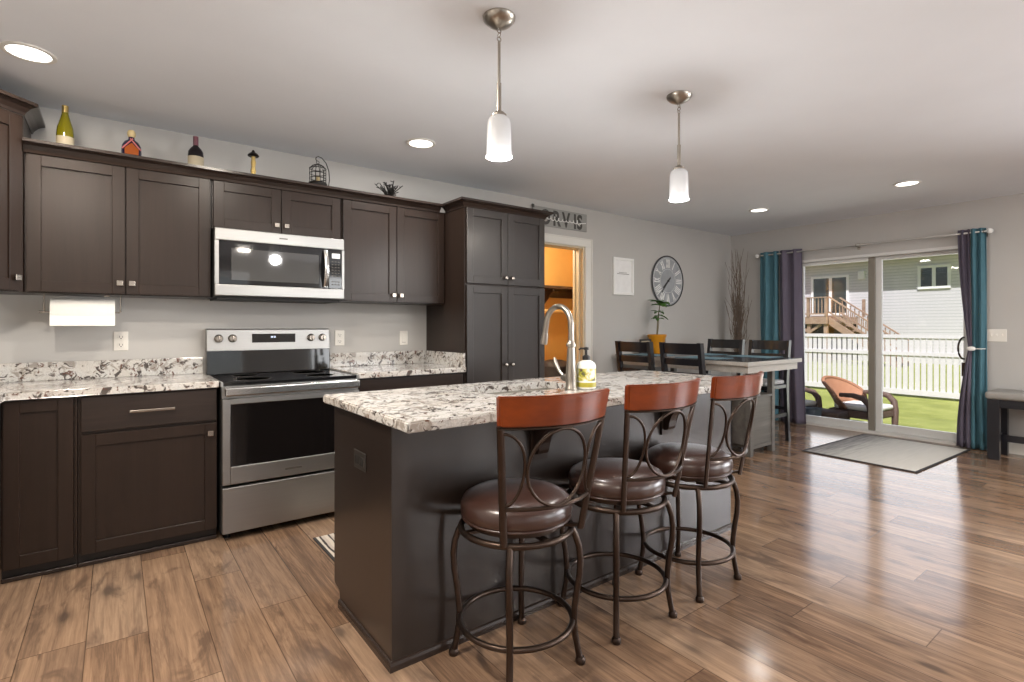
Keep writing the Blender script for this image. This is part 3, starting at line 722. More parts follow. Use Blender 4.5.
# island worktop with sink opening
SX0, SX1, SY0, SY1 = 1.36, 1.93, -2.06, -1.76
o = (1.85, -2.0, CB); iw = thing('island_worktop', 'speckled granite island worktop with a sink opening', 'worktop', o)
b = MB(o); x0, x1, y0, y1 = .742, 2.965, -2.452, -1.588
vs_ = []
for z in (CB, CT):
    outer = [b._v(p) for p in ((x0, y0, z), (x1, y0, z), (x1, y1, z), (x0, y1, z))]; inner = [b._v(p) for p in ((SX0, SY0, z), (SX1, SY0, z), (SX1, SY1, z), (SX0, SY1, z))]
    vs_.append((outer, inner))
    for k in range(4): b.bm.faces.new((outer[k], outer[(k+1) % 4], inner[(k+1) % 4], inner[k]))
for j in (0, 1):
    for k in range(4): b.bm.faces.new((vs_[0][j][k], vs_[0][j][(k+1) % 4], vs_[1][j][(k+1) % 4], vs_[1][j][k]))
es = [e for e in b.bm.edges if all(v in vs_[0][0]+vs_[1][0] for v in e.verts)]
bmesh.ops.bevel(b.bm, geom=es, offset=.005, segments=2, affect='EDGES')
b.build('slab', 'granite', iw)
o = (1.64, -1.91, CB); sk_ = thing('sink', 'undermount sink basin set in the island worktop', 'sink', o)
b = MB(o); t_ = .012; zb = .70
b.box(SX0-.02, SX0, SY0-.02, SY1+.02, zb, CB-.0006).box(SX1, SX1+.02, SY0-.02, SY1+.02, zb, CB-.0006).box(SX0, SX1, SY0-.02, SY0, zb, CB-.0006).box(SX0, SX1, SY1, SY1+.02, zb, CB-.0006).box(SX0, SX1, SY0, SY1, zb, zb+t_)
b.build('basin', 'sink', sk_)
MB(o).lathe([(0, zb+t_), (.04, zb+t_), (.042, zb+t_+.003), (0, zb+t_+.003)], (1.645, -1.91, 0), 20).build('drain', 'chrome', sk_)
# faucet
FX, FY = 1.765, -2.125; o = (FX, FY, CT); fa = thing('faucet', 'brushed nickel gooseneck faucet on the island worktop', 'faucet', o)
MB(o).lathe([(0, CT+.0005), (.031, CT+.0005), (.031, CT+.008), (.027, CT+.014), (.0255, CT+.05), (.0255, CT+.09), (.022, CT+.13), (.0195, CT+.19), (.0185, CT+.205), (.024, CT+.210), (.024, CT+.222), (.018, CT+.228), (.0165, CT+.24), (0, CT+.24)], (FX, FY, 0), 24).build('body', 'nickel', fa, 40)
pts = [(FX, FY, CT+.236), (FX, FY, CT+.27)]; rA = .092; zc = CT+.315
pts += [(FX, FY+rA-rA*math.cos(a), zc+rA*math.sin(a)) for a in [PI*k/14*0.94 for k in range(15)]]
pts += [(FX, FY+2*rA+.012, zc-.05)]
MB(o).tube(pts, .0145, 14, up=(1, 0, 0)).build('spout', 'nickel', fa, 40)
MB(o).tube([(FX, FY+2*rA+.010, zc-.042), (FX, FY+2*rA+.014, zc-.065), (FX, FY+2*rA+.022, zc-.098)], [.0155, .018, .0195], 14).build('spray_head', 'nickel', fa, 40)
MB(o).tube([(FX, FY, CT+.055), (FX, FY+.045, CT+.055), (FX, FY+.062, CT+.055)], [.019, .019, .013], 14).build('lever_hub', 'nickel', fa, 40)
MB(o).tube([(FX, FY+.052, CT+.058), (FX, FY+.085, CT+.085), (FX, FY+.115, CT+.128), (FX, FY+.122, CT+.15)], [.006, .008, .011, .006], 10).build('lever', 'nickel', fa, 40)
# soap bottle
SXB, SYB = 1.848, -2.145; o = (SXB, SYB, CT); sp = thing('soap_dispenser', 'white pump soap bottle with a yellow-green label beside the faucet', 'soap bottle', o)
MB(o).lathe([(0, CT+.0005), (.042, CT+.0005), (.047, CT+.006), (.047, CT+.115), (.042, CT+.128), (.022, CT+.140), (.016, CT+.143), (0, CT+.143)], (SXB, SYB, 0), 28).build('bottle', 'soapbody', sp, 40)
MB(o).lathe([(.0472, CT+.012), (.0478, CT+.012), (.0478, CT+.112), (.0472, CT+.112), (.0472, CT+.012)], (SXB, SYB, 0), 28).build('label', 'label', sp, 40)
MB(o).lathe([(0, CT+.1435), (.019, CT+.1435), (.019, CT+.160), (.010, CT+.166), (.006, CT+.168), (.006, CT+.190), (.012, CT+.192), (.012, CT+.204), (0, CT+.206)], (SXB, SYB, 0), 16).tube([(SXB, SYB, CT+.199), (SXB-.022, SYB+.016, CT+.199), (SXB-.030, SYB+.022, CT+.192)], .0048, 8).build('pump', 'blackplast', sp, 40)

# ------------------------------------------------------------------ swivel bar stools
def make_stool():
    r = empty('bar_stool', (0, 0, 0))
    # seat
    MB().lathe([(0, .525), (.180, .525), (.193, .531), (.201, .545), (.203, .560), (.201, .578), (.192, .596), (.166, .611), (.12, .620), (.06, .623), (0, .624)], seg=40).build('seat', 'leather', r, 60)
    s = r.children[0]
    MB().torus((0, 0, .532), .196, .0042, seg=48, sub=6).build('piping', 'leather', s, 60)
    MB().lathe([(0, .502), (.150, .502), (.178, .508), (.178, .5245), (0, .5245)], seg=36).build('swivel_plate', 'bronze', r, 40)
    MB().torus((0, 0, .490), .200, .0115, seg=48, sub=8).build('seat_ring', 'bronze', r, 60)
    MB().bar((-.20, 0, .497), (.20, 0, .497), .022, .010).bar((0, -.20, .497), (0, .20, .497), .022, .010).build('cross_brace', 'bronze', r)
    prof = [(.196, .492), (.213, .462), (.227, .42), (.232, .375), (.229, .32), (.219, .26), (.212, .205), (.209, .16), (.212, .11), (.222, .055), (.231, .008)]
    for k in range(4):
        a = PI/4+k*PI/2; c, s_ = math.cos(a), math.sin(a)
        l = MB().tube([(q*c, q*s_, z) for q, z in prof], .0118, 10, up=(-s_, c, 0)).build('leg', 'bronze', r, 60)
        MB().lathe([(0, 0), (.0165, 0), (.018, .004), (.018, .016), (.0135, .024), (0, .024)], (.232*c, .232*s_, 0), 14).build('foot_cap', 'bronze', l, 40)
    MB().torus((0, 0, .155), .2035, .0105, seg=56, sub=8).build('foot_ring', 'bronze', r, 60)
    # back, built on a gently curved, tilted surface
    zb, zt = .545, .998
    def wid(z): return .165+(.217-.165)*(z-zb)/(zt-zb)
    def P(u, z, d=0.0):
        w_ = wid(z); y = -.182-(.253-.182)*(z-zb)/(zt-zb) - .062*(1-min(1, abs(u/w_))**2) if abs(u) <= w_ else -.182-(.253-.182)*(z-zb)/(zt-zb)
        return Vector((u, y-d, z))
    for sg in (-1, 1):
        p = MB(); zs = [.505+(.905-.505)*k/12 for k in range(13)]
        p.tube([P(sg*(wid(z)-.006), z) for z in zs], .0135, 8, flat=.0085, up=(0, 1, 0))
        p.build('back_post', 'bronze', r, 40)
        MB().bar(P(sg*(wid(.52)-.006), .520), (sg*.125, -.125, .505), .016, .010).build('post_bracket', 'bronze', r)
    n = 18; b = MB()
    rows = []
    for i in range(n+1):
        row = []
        for (z, d) in ((.902, .012), (.998, .012), (.998, -.012), (.902, -.012)):
            u = -wid(z)+2*wid(z)*i/n; row.append(P(u, z, d))
        rows.append(row)
    b.grid(rows, closed=True); b.bm.verts.ensure_lookup_table()
    b.bm.faces.new([b.bm.verts[k] for k in range(4)]); b.bm.faces.new([b.bm.verts[4*n+k] for k in range(4)])
    bmesh.ops.recalc_face_normals(b.bm, faces=b.bm.faces)
    es = [e for e in b.bm.edges if e.calc_face_angle(0) > .6]
    bmesh.ops.bevel(b.bm, geom=es, offset=.004, segments=2, affect='EDGES')
    b.build('top_rail', 'cherry', r, 40)
    MB().tube([P(-wid(.897)+2*wid(.897)*i/16, .897) for i in range(17)], .0135, 8, flat=.005, up=(0, 0, 1)).build('rail_band', 'bronze', r, 40)
    zc_ = .632
    MB().tube([P(-(wid(zc_)-.006)+2*(wid(zc_)-.006)*i/16, zc_) for i in range(17)], .007, 8).build('lower_bar', 'bronze', r, 40)
    cz, rz_, rx = .762, .127, .112
    MB().tube([P(rx*math.sin(2*PI*k/40), cz+rz_*math.cos(2*PI*k/40)) for k in range(40)], .0058, 8, True, up=(0, 1, 0)).build('oval', 'bronze', r, 60)
    for sg in (-1, 1):
        pp = []
        for k in range(19):
            z = cz+.118*math.cos(PI*k/18); e = wid(z)-.012; u = e-(e-rx-.008)*math.sin(PI*k/18)
            pp.append(P(sg*u, z))
        MB().tube(pp, .0052, 8, up=(0, 1, 0)).build('side_arc', 'bronze', r, 60)
    return r
s0 = make_stool()
lab = ['bronze swivel bar stool nearest the camera, at the left end of the row', 'bronze swivel bar stool in the middle of the row of three', 'bronze swivel bar stool at the right end of the row, nearest the dining table']
for i, (x, y, a, base) in enumerate(((1.162, -2.474, -6.5, 2), (1.697, -2.474, -1.0, -3), (2.206, -2.474, 3.3, 2))):
    s = s0 if i == 0 else copy_tree(s0)
    for ch in s.children:                                           # the seat swivels on the legs
        if ch.name.split('.')[0] == 'leg': ch.rotation_euler = (0, 0, R(base-a))
    s.location = (x, y, 0); s.rotation_euler = (0, 0, R(a)); tag(s, lab[i], 'bar stool', 'swivel bar stools at the island')

# ------------------------------------------------------------------ pendants, downlights and fill lamps
def pendant(x, y, label):
    o = (x, y, H); r = thing('pendant_lamp', label, 'lamp', o, group='pendant lamps over the island')
    MB(o).lathe([(.0, H-.0005), (.066, H-.0005), (.064, H-.012), (.048, H-.028), (.024, H-.040), (.008, H-.046), (0, H-.047)], (x, y, 0), 32).build('canopy', 'nickel', r, 40)
    b = MB(o)
    for k in range(3): b.torus((x, y, H-.055-.017*k), .009, .0022, 'x' if k % 2 else 'y', 14, 6)
    b.build('chain', 'nickel', r, 60)
    MB(o).tube([(x, y, H-.096), (x, y, 2.19)], .006, 10).tube([(x, y, 2.19), (x, y, 2.073)], .0095, 10).lathe([(0, 2.079), (.0095, 2.079), (.020, 2.073), (.030, 2.063), (.030, 2.056), (0, 2.056)], (x, y, 0), 20).build('stem', 'nickel', r, 40)
    pr_ = [(.030, 2.055), (.041, 2.047), (.047, 2.030), (.0485, 1.985), (.0495, 1.925), (.0505, 1.906), (.0545, 1.892)]
    MB(o).lathe(pr_+[(a-.003, z) for a, z in pr_[::-1]]+[pr_[0]], (x, y, 0), 32).build('lamp_shade', 'frost', r, 60)
    MB(o).lathe([(0, 1.995), (.022, 1.990), (.034, 1.970), (.037, 1.945), (.036, 1.910), (.030, 1.900), (0, 1.900)], (x, y, 0), 24).build('bulb', 'bulb', r, 60)
    lamp('pendant_light', 'POINT', (x, y, 1.855), 17, (1, .97, .93), shadow_soft_size=.045)
pendant(1.233, -2.268, 'nickel pendant lamp with white glass shade, nearer and larger in view, left one')
pendant(2.430, -2.265, 'nickel pendant lamp with white glass shade, farther and smaller in view, right one')
def can(x, y, label=None, pw=10, col=(1, .96, .91)):
    o = (x, y, H)
    if label:
        r = thing('downlight', label, 'ceiling light', o, group='recessed ceiling lights')
        MB(o).lathe([(.078, H-.0005), (.098, H-.0005), (.098, H-.006), (.090, H-.009), (.080, H-.007), (.078, H-.0005)], (x, y, 0), 36).build('trim_ring', 'trim', r, 40)
        MB(o).lathe([(0, H-.0005), (.079, H-.0005), (.079, H-.004), (0, H-.004)], (x, y, 0), 36).build('lens', 'canlit', r)
    lamp('downlight_lamp', 'AREA', (x, y, H-.014), pw, col, (0, 0, 0), shape='DISK', size=.16)
can(-.320, -.760, 'round recessed ceiling light at the far left above the wall cabinets', 11, (1, .90, .78))
can(1.654, -.763, 'round recessed ceiling light in front of the tall pantry cabinet')
can(5.508, -2.401, 'round recessed ceiling light nearest the right curtain', 4)
can(5.503, -1.082, 'round recessed ceiling light over the dining table', 2.5)
for x, y, p_ in ((-.32, -2.5, 42), (.6, -1.6, 18), (-.3, -4.6, 24), (1.65, -6.2, 22), (4.4, -6.2, 40), (4.0, -3.6, 26)): can(x, y, None, p_, (1, .90, .78))  # unseen fill lamps without fixtures, added to brighten the room

# ------------------------------------------------------------------ ornaments on top of the wall cabinets
ZT = UT+.0125
yo = -.20
def bottle(label, x, z1, prof, mat, parts):
    o = (x, yo, ZT); r = thing('wine_bottle', label, 'bottle', o)
    MB(o).lathe([(a, ZT+b_) for a, b_ in prof], (x, yo, 0), 24).build('glass', mat, r, 50)
    for nm, mt, pf in parts: MB(o).lathe([(a, ZT+b_) for a, b_ in pf], (x, yo, 0), 24).build(nm, mt, r, 50)
bottle('olive green wine bottle standing above the leftmost wall cabinet', -.228, 0, [(0, .0005), (.036, .0005), (.0385, .006), (.0385, .150), (.035, .185), (.022, .232), (.0145, .262), (.0135, .300), (0, .300)], 'bottlegreen',
       [('label', 'cream', [(.0388, .045), (.0393, .045), (.0393, .132), (.0388, .132), (.0388, .045)]), ('capsule', 'gold', [(.0137, .268), (.0148, .268), (.0148, .306), (0, .306)])])
bottle('dark red wine bottle with cream label above the double doors left of the microwave', .392, 0, [(0, .0005), (.040, .0005), (.043, .006), (.043, .155), (.041, .175), (.030, .195), (.016, .210), (.0135, .22), (.0135, .262), (0, .262)], 'bottledark',
       [('label', 'cream', [(.0433, .05), (.0438, .05), (.0438, .142), (.0433, .142), (.0433, .05)]), ('capsule', 'foil', [(.0138, .212), (.0150, .212), (.0150, .270), (0, .270)])])
x = .068; o = (x, yo, ZT); r = thing('liqueur_bottle', 'squat dark liqueur bottle with amber label and pale stopper on the wall cabinets', 'bottle', o)
MB(o).lathe([(0, .0005+ZT), (.043, ZT+.0005), (.047, ZT+.01), (.049, ZT+.11), (.046, ZT+.145), (.034, ZT+.168), (.017, ZT+.18), (.014, ZT+.196), (0, ZT+.196)], (x, yo, 0), 28).build('glass', 'navyglass', r, 50)
MB(o).prism([(x-.033, yo-.047, ZT+.085), (x+.033, yo-.047, ZT+.085), (x+.033, yo-.047, ZT+.118), (x, yo-.047, ZT+.152), (x-.033, yo-.047, ZT+.118)], (0, -.004, 0)).build('label', 'amber', r)
MB(o).bar((x-.044, yo-.045, ZT+.115), (x+.006, yo-.042, ZT+.178), .009, .006).bar((x+.044, yo-.045, ZT+.115), (x-.006, yo-.042, ZT+.178), .009, .006).build('ribbon', 'red', r)
MB(o).lathe([(0, ZT+.1965), (.016, ZT+.1965), (.020, ZT+.204), (.021, ZT+.222), (.015, ZT+.236), (0, ZT+.240)], (x, yo, 0), 18).build('stopper', 'cork', r, 50)
x = .719; o = (x, yo, ZT); r = thing('figurine', 'slim brass mushroom-shaped ornament above the microwave cabinet', 'ornament', o)
MB(o).lathe([(0, ZT+.0005), (.022, ZT+.0005), (.022, ZT+.02), (.013, ZT+.03), (.017, ZT+.06), (.012, ZT+.085), (.017, ZT+.115), (.012, ZT+.14), (.016, ZT+.17), (.012, ZT+.19), (.013, ZT+.208), (0, ZT+.208)], (x, yo, 0), 18).build('column', 'gold', r, 40)
MB(o).lathe([(0, ZT+.207), (.030, ZT+.209), (.036, ZT+.216), (.028, ZT+.228), (.012, ZT+.238), (.006, ZT+.252), (0, ZT+.254)], (x, yo, 0), 20).build('cap', 'iron', r, 40)
x = 1.135; o = (x, yo, ZT); r = thing('birdcage_lantern', 'small black wire birdcage lantern hanging on a hook stand', 'lantern', o)
b = MB(o); rc = .056
for k in range(12):
    a = 2*PI*k/12; b.tube([(x+rc*math.cos(a), yo+rc*math.sin(a), ZT+.105), (x+rc*math.cos(a), yo+rc*math.sin(a), ZT+.205), (x+.62*rc*math.cos(a), yo+.62*rc*math.sin(a), ZT+.226), (x, yo, ZT+.240)], .0021, 5)
for z in (.105, .135, .17, .205): b.torus((x, yo, ZT+z), rc, .0028, 'z', 24, 5)
b.build('wire_cage', 'iron', r)
MB(o).lathe([(0, ZT+.090), (rc+.006, ZT+.090), (rc+.008, ZT+.098), (rc+.004, ZT+.106), (0, ZT+.106)], (x, yo, 0), 24).build('cage_floor', 'iron', r)
MB(o).lathe([(0, ZT+.1065), (.014, ZT+.1065), (.014, ZT+.15), (0, ZT+.152)], (x, yo, 0), 14).build('candle', 'cork', r)
b = MB(o); b.torus((x, yo, ZT+.250), .010, .0022, 'y', 14, 5)
hk = [(x-.014, yo, ZT+.268), (x-.012, yo, ZT+.283), (x+.004, yo, ZT+.293), (x+.028, yo, ZT+.286), (x+.058, yo, ZT+.255), (x+.078, yo, ZT+.20), (x+.082, yo, ZT+.14), (x+.074, yo, ZT+.08), (x+.066, yo, ZT+.012)]
b.tube(hk, .0032, 8, up=(0, 1, 0)); b.tube([(x-.014, yo, ZT+.268), (x-.004, yo, ZT+.260)], .003, 6); b.build('hook_stand', 'iron', r, 40)
MB(o).lathe([(0, ZT+.0005), (.085, ZT+.0005), (.085, ZT+.010), (0, ZT+.012)], (x, yo, 0), 28).build('base_plate', 'iron', r)
x = 1.676; o = (x, yo, ZT); r = thing('coral_ornament', 'dark branching coral-like metal ornament above the cabinet by the pantry', 'ornament', o)
rng = random.Random(4); b = MB(o)
MB(o).lathe([(0, ZT+.0005), (.05, ZT+.0005), (.045, ZT+.03), (.012, ZT+.06), (.008, ZT+.08), (0, ZT+.082)], (x, yo, 0), 18).build('foot', 'iron', r)
for k in range(22):
    a = rng.uniform(0, 2*PI); el = rng.uniform(.25, 1.4); ln = rng.uniform(.08, .13)
    p0 = Vector((x, yo, ZT+.075)); d = Vector((math.cos(a)*math.cos(el), math.sin(a)*math.cos(el), math.sin(el)))
    p1 = p0+d*ln*.5+Vector((0, 0, .01)); p2 = p0+d*ln+Vector((rng.uniform(-.02, .02), rng.uniform(-.02, .02), .02))
    b.tube([p0, p1, p2], [.005, .0042, .003], 6)
    for q in range(2):
        e = Vector((rng.uniform(-1, 1), rng.uniform(-1, 1), rng.uniform(-.1, 1))).normalized(); s = p1.lerp(p2, rng.uniform(.1, .9)); b.tube([s, s+e*.026], [.0036, .0028], 6)
b.build('branches', 'iron', r)

# ------------------------------------------------------------------ wall decor
def text_mesh(body, size, ext, mat, name, parent, mtx, bold=0.0):
    cu = bpy.data.curves.new('lettering', 'FONT'); cu.body = body; cu.size = size; cu.extrude = ext; cu.offset = bold; cu.resolution_u = 3
    ob = bpy.data.objects.new('lettering', cu); C.objects.link(ob); bpy.context.view_layer.update()
    dg = bpy.context.evaluated_depsgraph_get(); me = bpy.data.meshes.new_from_object(ob.evaluated_get(dg)); C.objects.unlink(ob); bpy.data.objects.remove(ob)
    me.transform(mtx); me.name = name; me.materials.clear(); me.materials.append(M[mat])
    o_ = bpy.data.objects.new(name, me); C.objects.link(o_); o_.parent = parent; return o_
# family-name board
o = (3.615, -.0005, 2.30); r = thing('name_sign', 'grey wooden name board with dark letters above the pantry doorway', 'sign', o)
MB(o).box(3.245, 3.985, -.016, -.0005, 2.208, 2.394, .002).build('board', 'signgrey', r)
FR = Matrix.Rotation(PI/2, 4, 'X')
for ch, xx, wd in (('O', 3.34, 1.0), ('R', 3.505, 1.0), ('V', 3.635, 1.0), ('I', 3.79, 1.0), ('S', 3.84, 1.0)):
    m_ = Matrix.Translation((xx-o[0], -.0165-o[1], 2.228-o[2])) @ FR @ Matrix.Diagonal((.80, 1, 1, 1))
    text_mesh(ch, .205, .001, 'signblack', 'letter', r, m_, .007)
sc = []; n = 120
for k in range(n+1):
    u = k/n; x = 3.41+.47*u; am = .008+.014*math.sin(4.5*u+.4)**4
    sc.append((x+.013*math.cos(2*PI*9*u), -.0195, 2.288+am*math.sin(2*PI*9*u)+.004*math.sin(9*u)))
MB(o).tube(sc, .0036, 6, up=(0, 1, 0)).tube([(3.87, -.0195, 2.285), (3.93, -.0195, 2.290), (3.965, -.0195, 2.296)], .004, 6).build('script_flourish', 'white', r)
MB(o).box(3.232, 3.262, -.021, -.0165, 2.372, 2.405, .002).build('corner_bracket', 'signblack', r)
# white picture frame
o = (4.562, -.0005, 1.768); r = thing('picture_frame', 'white framed pale print on the wall left of the clock', 'picture', o)
x0, x1, z0, z1 = 4.392, 4.732, 1.562, 1.978; b = MB(o)
b.box(x0, x0+.028, -.026, -.001, z0, z1, .002).box(x1-.028, x1, -.026, -.001, z0, z1, .002).box(x0+.028, x1-.028, -.026, -.001, z0, z0+.028, .002).box(x0+.028, x1-.028, -.026, -.001, z1-.028, z1, .002).build('frame', 'white', r)
MB(o).box(x0+.028, x1-.028, -.012, -.001, z0+.028, z1-.028).build('print', 'print', r)
MB(o).box(x0+.07, x1-.07, -.0128, -.0118, 1.795, 1.80).box(x0+.10, x1-.11, -.0128, -.0118, 1.81, 1.814).build('print_line', 'slot', r)
# wall clock
cx, cz = 5.362, 1.759; o = (cx, -.001, cz); r = thing('wall_clock', 'large round galvanised wall clock with white roman numerals', 'clock', o)
RC = .305
MB(o).lathe([(0, -.001), (RC, -.001), (RC, -.020), (0, -.020)], (cx, 0, cz), 64, 'y').build('face', 'clockface', r, 30)
MB(o).torus((cx, -.022, cz), RC-.003, .0075, 'y', 64, 8).build('rim', 'clockrim', r, 60)
def num(s):
    return {'I': [(0, 1, 0, -1)], 'V': [(-.45, 1, 0, -1), (.45, 1, 0, -1)], 'X': [(-.45, 1, .45, -1), (.45, 1, -.45, -1)]}[s]
for hnum, s in enumerate(['XII', 'I', 'II', 'III', 'IIII', 'V', 'VI', 'VII', 'VIII', 'IX', 'X', 'XI']):
    a = PI/2-hnum*PI/6; b = MB(o); w_ = .020; tot = sum(.021 if c == 'I' else .036 for c in s); cur = -tot/2
    er = Vector((math.cos(a), 0, math.sin(a))); et = Vector((math.sin(a), 0, -math.cos(a))); ctr = Vector((cx, -.0225, cz))+er*.212
    for c in s:
        wd = .021 if c == 'I' else .036
        for (ua, va, ub, vb) in num(c):
            p = ctr+et*(cur+wd/2+ua*.032)+er*va*.052; q_ = ctr+et*(cur+wd/2+ub*.032)+er*vb*.052
            b.bar(p, q_, .0105, .003, up=(0, 1, 0))
        cur += wd
    b.build('numeral', 'white', r)
b = MB(o); b.torus((cx, -.0205, cz), .145, .0018, 'y', 48, 5); b.torus((cx, -.0205, cz), .275, .0018, 'y', 48, 5); b.build('minute_track', 'white', r)
def hand(name, ang, ln, wd, y):
    a = R(90-ang); e = Vector((math.cos(a), 0, math.sin(a))); c0 = Vector((cx, y, cz))
    MB(o).bar(c0-e*.06, c0+e*ln, wd, .003, up=(0, 1, 0)).build(name, 'frameblk', r)
hand('hour_hand', 229, .13, .016, -.0262); hand('minute_hand', 222, .19, .011, -.0300)
MB(o).lathe([(0, -.024), (.014, -.024), (.014, -.034), (0, -.034)], (cx, 0, cz), 18, 'y').build('hub', 'frameblk', r)

# ------------------------------------------------------------------ pantry contents
o = (3.95, 1.20, 1.70); r = thing('closet_shelf', 'dark wooden closet shelf inside the orange pantry', 'shelf', o)
MB(o).box(2.705, 5.195, 1.12, 1.449, 1.70, 1.735, .002).build('shelf_board', 'shelfwood', r)
MB(o).box(2.705, 5.195, 1.425, 1.449, 1.60, 1.699).build('wall_cleat', 'shelfwood', r)
for x in (3.4, 4.55):
    MB(o).box(x-.05, x+.05, 1.425, 1.4245, 1.40, 1.6).prism([(x-.012, 1.42, 1.69), (x-.012, 1.16, 1.69), (x-.012, 1.16, 1.665), (x-.012, 1.40, 1.46), (x-.012, 1.42, 1.46)], (.024, 0, 0)).box(x-.045, x+.045, 1.40, 1.4249, 1.42, 1.60).build('bracket', 'shelfwood', r)
o = (3.95, 1.18, 1.40); r = tag(MB(o).tube([(2.71, 1.18, 1.40), (5.19, 1.18, 1.40)], .028, 16).build('closet_rod', 'barwood', None, 40), 'pale wooden hanging rod under the pantry shelf', 'rod')  # bar shaped for a pale horizontal band below the shelf
o = (4.55, 1.13, 0); r = thing('hamper', 'dark round hamper on the pantry floor, behind the faucet', 'hamper', o)
MB(o).lathe([(0, .0005), (.19, .0005), (.20, .02), (.23, .66), (.225, .68), (0, .68)], (4.55, 1.13, 0), 32).build('basket', 'hamper', r, 40)
MB(o).lathe([(0, .681), (.235, .681), (.232, .70), (.18, .745), (.09, .772), (0, .78)], (4.55, 1.13, 0), 32).build('lid', 'hamper', r, 40)

# ------------------------------------------------------------------ dining set
TX0_, TX1_, TY0_, TY1_, TZ = 4.37, 5.37, -1.585, -.06, .900
o = (4.87, -.82, 0); tb = thing('dining_table', 'grey counter-height dining table with a storage base, set against the wall', 'table', o)
MB(o).box(TX0_, TX1_, TY0_, TY1_, TZ-.004, TZ, .001).build('top_surface', 'tabletop', tb)
MB(o).box(TX0_, TX1_, TY0_, TY1_, TZ-.040, TZ-.0041, .003).build('tabletop', 'tableedge', tb)
ap = MB(o); i_ = .045
ap.box(TX0_+i_, TX1_-i_, TY0_+i_-.02, TY0_+i_, TZ-.105, TZ-.041).box(TX0_+i_, TX1_-i_, TY1_-i_, TY1_-i_+.02, TZ-.105, TZ-.041).box(TX0_+i_, TX0_+i_+.02, TY0_+i_, TY1_-i_, TZ-.105, TZ-.041).box(TX1_-i_-.02, TX1_-i_, TY0_+i_, TY1_-i_, TZ-.105, TZ-.041)
ap.build('apron', 'tableedge', tb)
px0, px1, py0, py1 = 4.69, 5.09, -1.42, -.30
for x in (px0, px1):
    for y in (py0, py1): MB(o).box(x-.026, x+.026, y-.026, y+.026, 0, TZ-.041, .003).build('leg', 'tablewood', tb)
MB(o).box(px0+.026, px1-.026, py0-.012, py0+.008, .10, .535).box(px0+.026, px1-.026, py1-.008, py1+.012, .10, .535).box(px0-.012, px0+.008, py0+.027, py1-.027, .10, .535).box(px1-.008, px1+.012, py0+.027, py1-.027, .10, .535).build('storage_panel', 'tablewood', tb)
MB(o).box(px0-.024, px1+.024, py0-.024, py1+.024, .536, .558, .002).build('shelf', 'tablewood', tb)
MB(o).box(px0+.027, px1-.027, py0-.018, py1+.018, .065, .098, .002).build('lower_rail', 'tablewood', tb)
o = (4.90, -1.36, .558); r = thing('pitcher', 'small white pitcher on the shelf under the dining table', 'pitcher', o)
MB(o).lathe([(0, .5585), (.035, .5585), (.05, .58), (.052, .62), (.038, .66), (.034, .68), (.040, .70), (.036, .70), (.030, .682), (0, .682)], (4.90, -1.36, 0), 24).build('jug', 'white', r, 40)
MB(o).torus((4.90+.052, -1.36, .635), .028, .006, 'y', 18, 6, -PI/2, PI/2).build('handle', 'white', r, 40)
# placemats
for i, (x, y, l) in enumerate(((4.58, -.36, 'blue-grey placemat on the window-less left side of the table, nearer the wall'), (4.58, -1.02, 'blue-grey placemat on the left side of the table, nearer the island'),
                               (5.17, -.60, 'blue-grey placemat on the door side of the table, nearer the wall'), (5.17, -1.20, 'blue-grey placemat on the door side of the table, at the free end'))):
    o = (x, y, TZ+.0005); tag(MB(o).box(x-.16, x+.16, y-.22, y+.22, TZ+.0005, TZ+.004, .001).build('placemat', 'mat'), l.replace('window-less ', ''), 'placemat', 'placemats on the dining table')
def make_chair():
    r = empty('dining_chair', (0, 0, 0)); hw = .22
    # faces +x; the back stands at x = -.22
    def by(z): return -.215 - (.055*((z-.60)/.46)**1.3 if z > .60 else -.0) - (.045*((.60-z)/.60)**1.5 if z < .60 else 0)
    for sg in (-1, 1):
        y0_ = sg*(hw-.020)
        zs = [0, .15, .30, .45, .60, .72, .84, .96, 1.06]
        b = MB(); rows = []
        for z in zs:
            wx = .026 if z > .5 else .022
            rows.append([(by(z)-wx, y0_-.018, z), (by(z)+wx, y0_-.018, z), (by(z)+wx, y0_+.018, z), (by(z)-wx, y0_+.018, z)])
        b.grid(rows, closed=True); b.bm.verts.ensure_lookup_table(); b.bm.faces.new([b.bm.verts[k] for k in range(4)]); b.bm.faces.new([b.bm.verts[4*(len(zs)-1)+k] for k in range(4)])
        b.build('rear_leg', 'charcoal', r)
        MB().box(.165, .205, y0_-.019, y0_+.019, 0, .565, .003).build('front_leg', 'charcoal', r)
        MB().box(by(.28)+.022, .165, y0_-.010, y0_+.010, .27, .305).build('side_stretcher', 'charcoal', r)
    MB().box(-.185, .20, -hw+.005, hw-.005, .566, .605, .004).build('seat_frame', 'charcoal', r)
    b = MB(); b.box(-.175, .225, -.205, .205, .606, .650, .018, 3); b.build('seat_pad', 'padlight', r, 40)
    yi = hw-.038
    def slat(z0, z1, nm):
        b = MB(); n = 8; rows = []
        for i in range(n+1):
            y = -yi+2*yi*i/n; c_ = -.018*(1-(y/yi)**2)
            rows.append([(by(z0)-.010+c_, y, z0), (by(z0)+.010+c_, y, z0), (by(z1)+.010+c_, y, z1), (by(z1)-.010+c_, y, z1)])
        b.grid(rows, closed=True); b.bm.verts.ensure_lookup_table(); b.bm.faces.new([b.bm.verts[k] for k in range(4)]); b.bm.faces.new([b.bm.verts[4*n+k] for k in range(4)])
        return b.build(nm, 'charcoal', r)
    slat(.955, 1.055, 'top_rail'); slat(.855, .915, 'back_slat'); slat(.755, .79, 'lower_slat')
    MB().box(.175, .195, -hw+.039, hw-.039, .19, .23).build('front_stretcher', 'charcoal', r)
    MB().box(by(.35)-.010, by(.35)+.010, -hw+.039, hw-.039, .33, .365).build('rear_stretcher', 'charcoal', r)
    return r
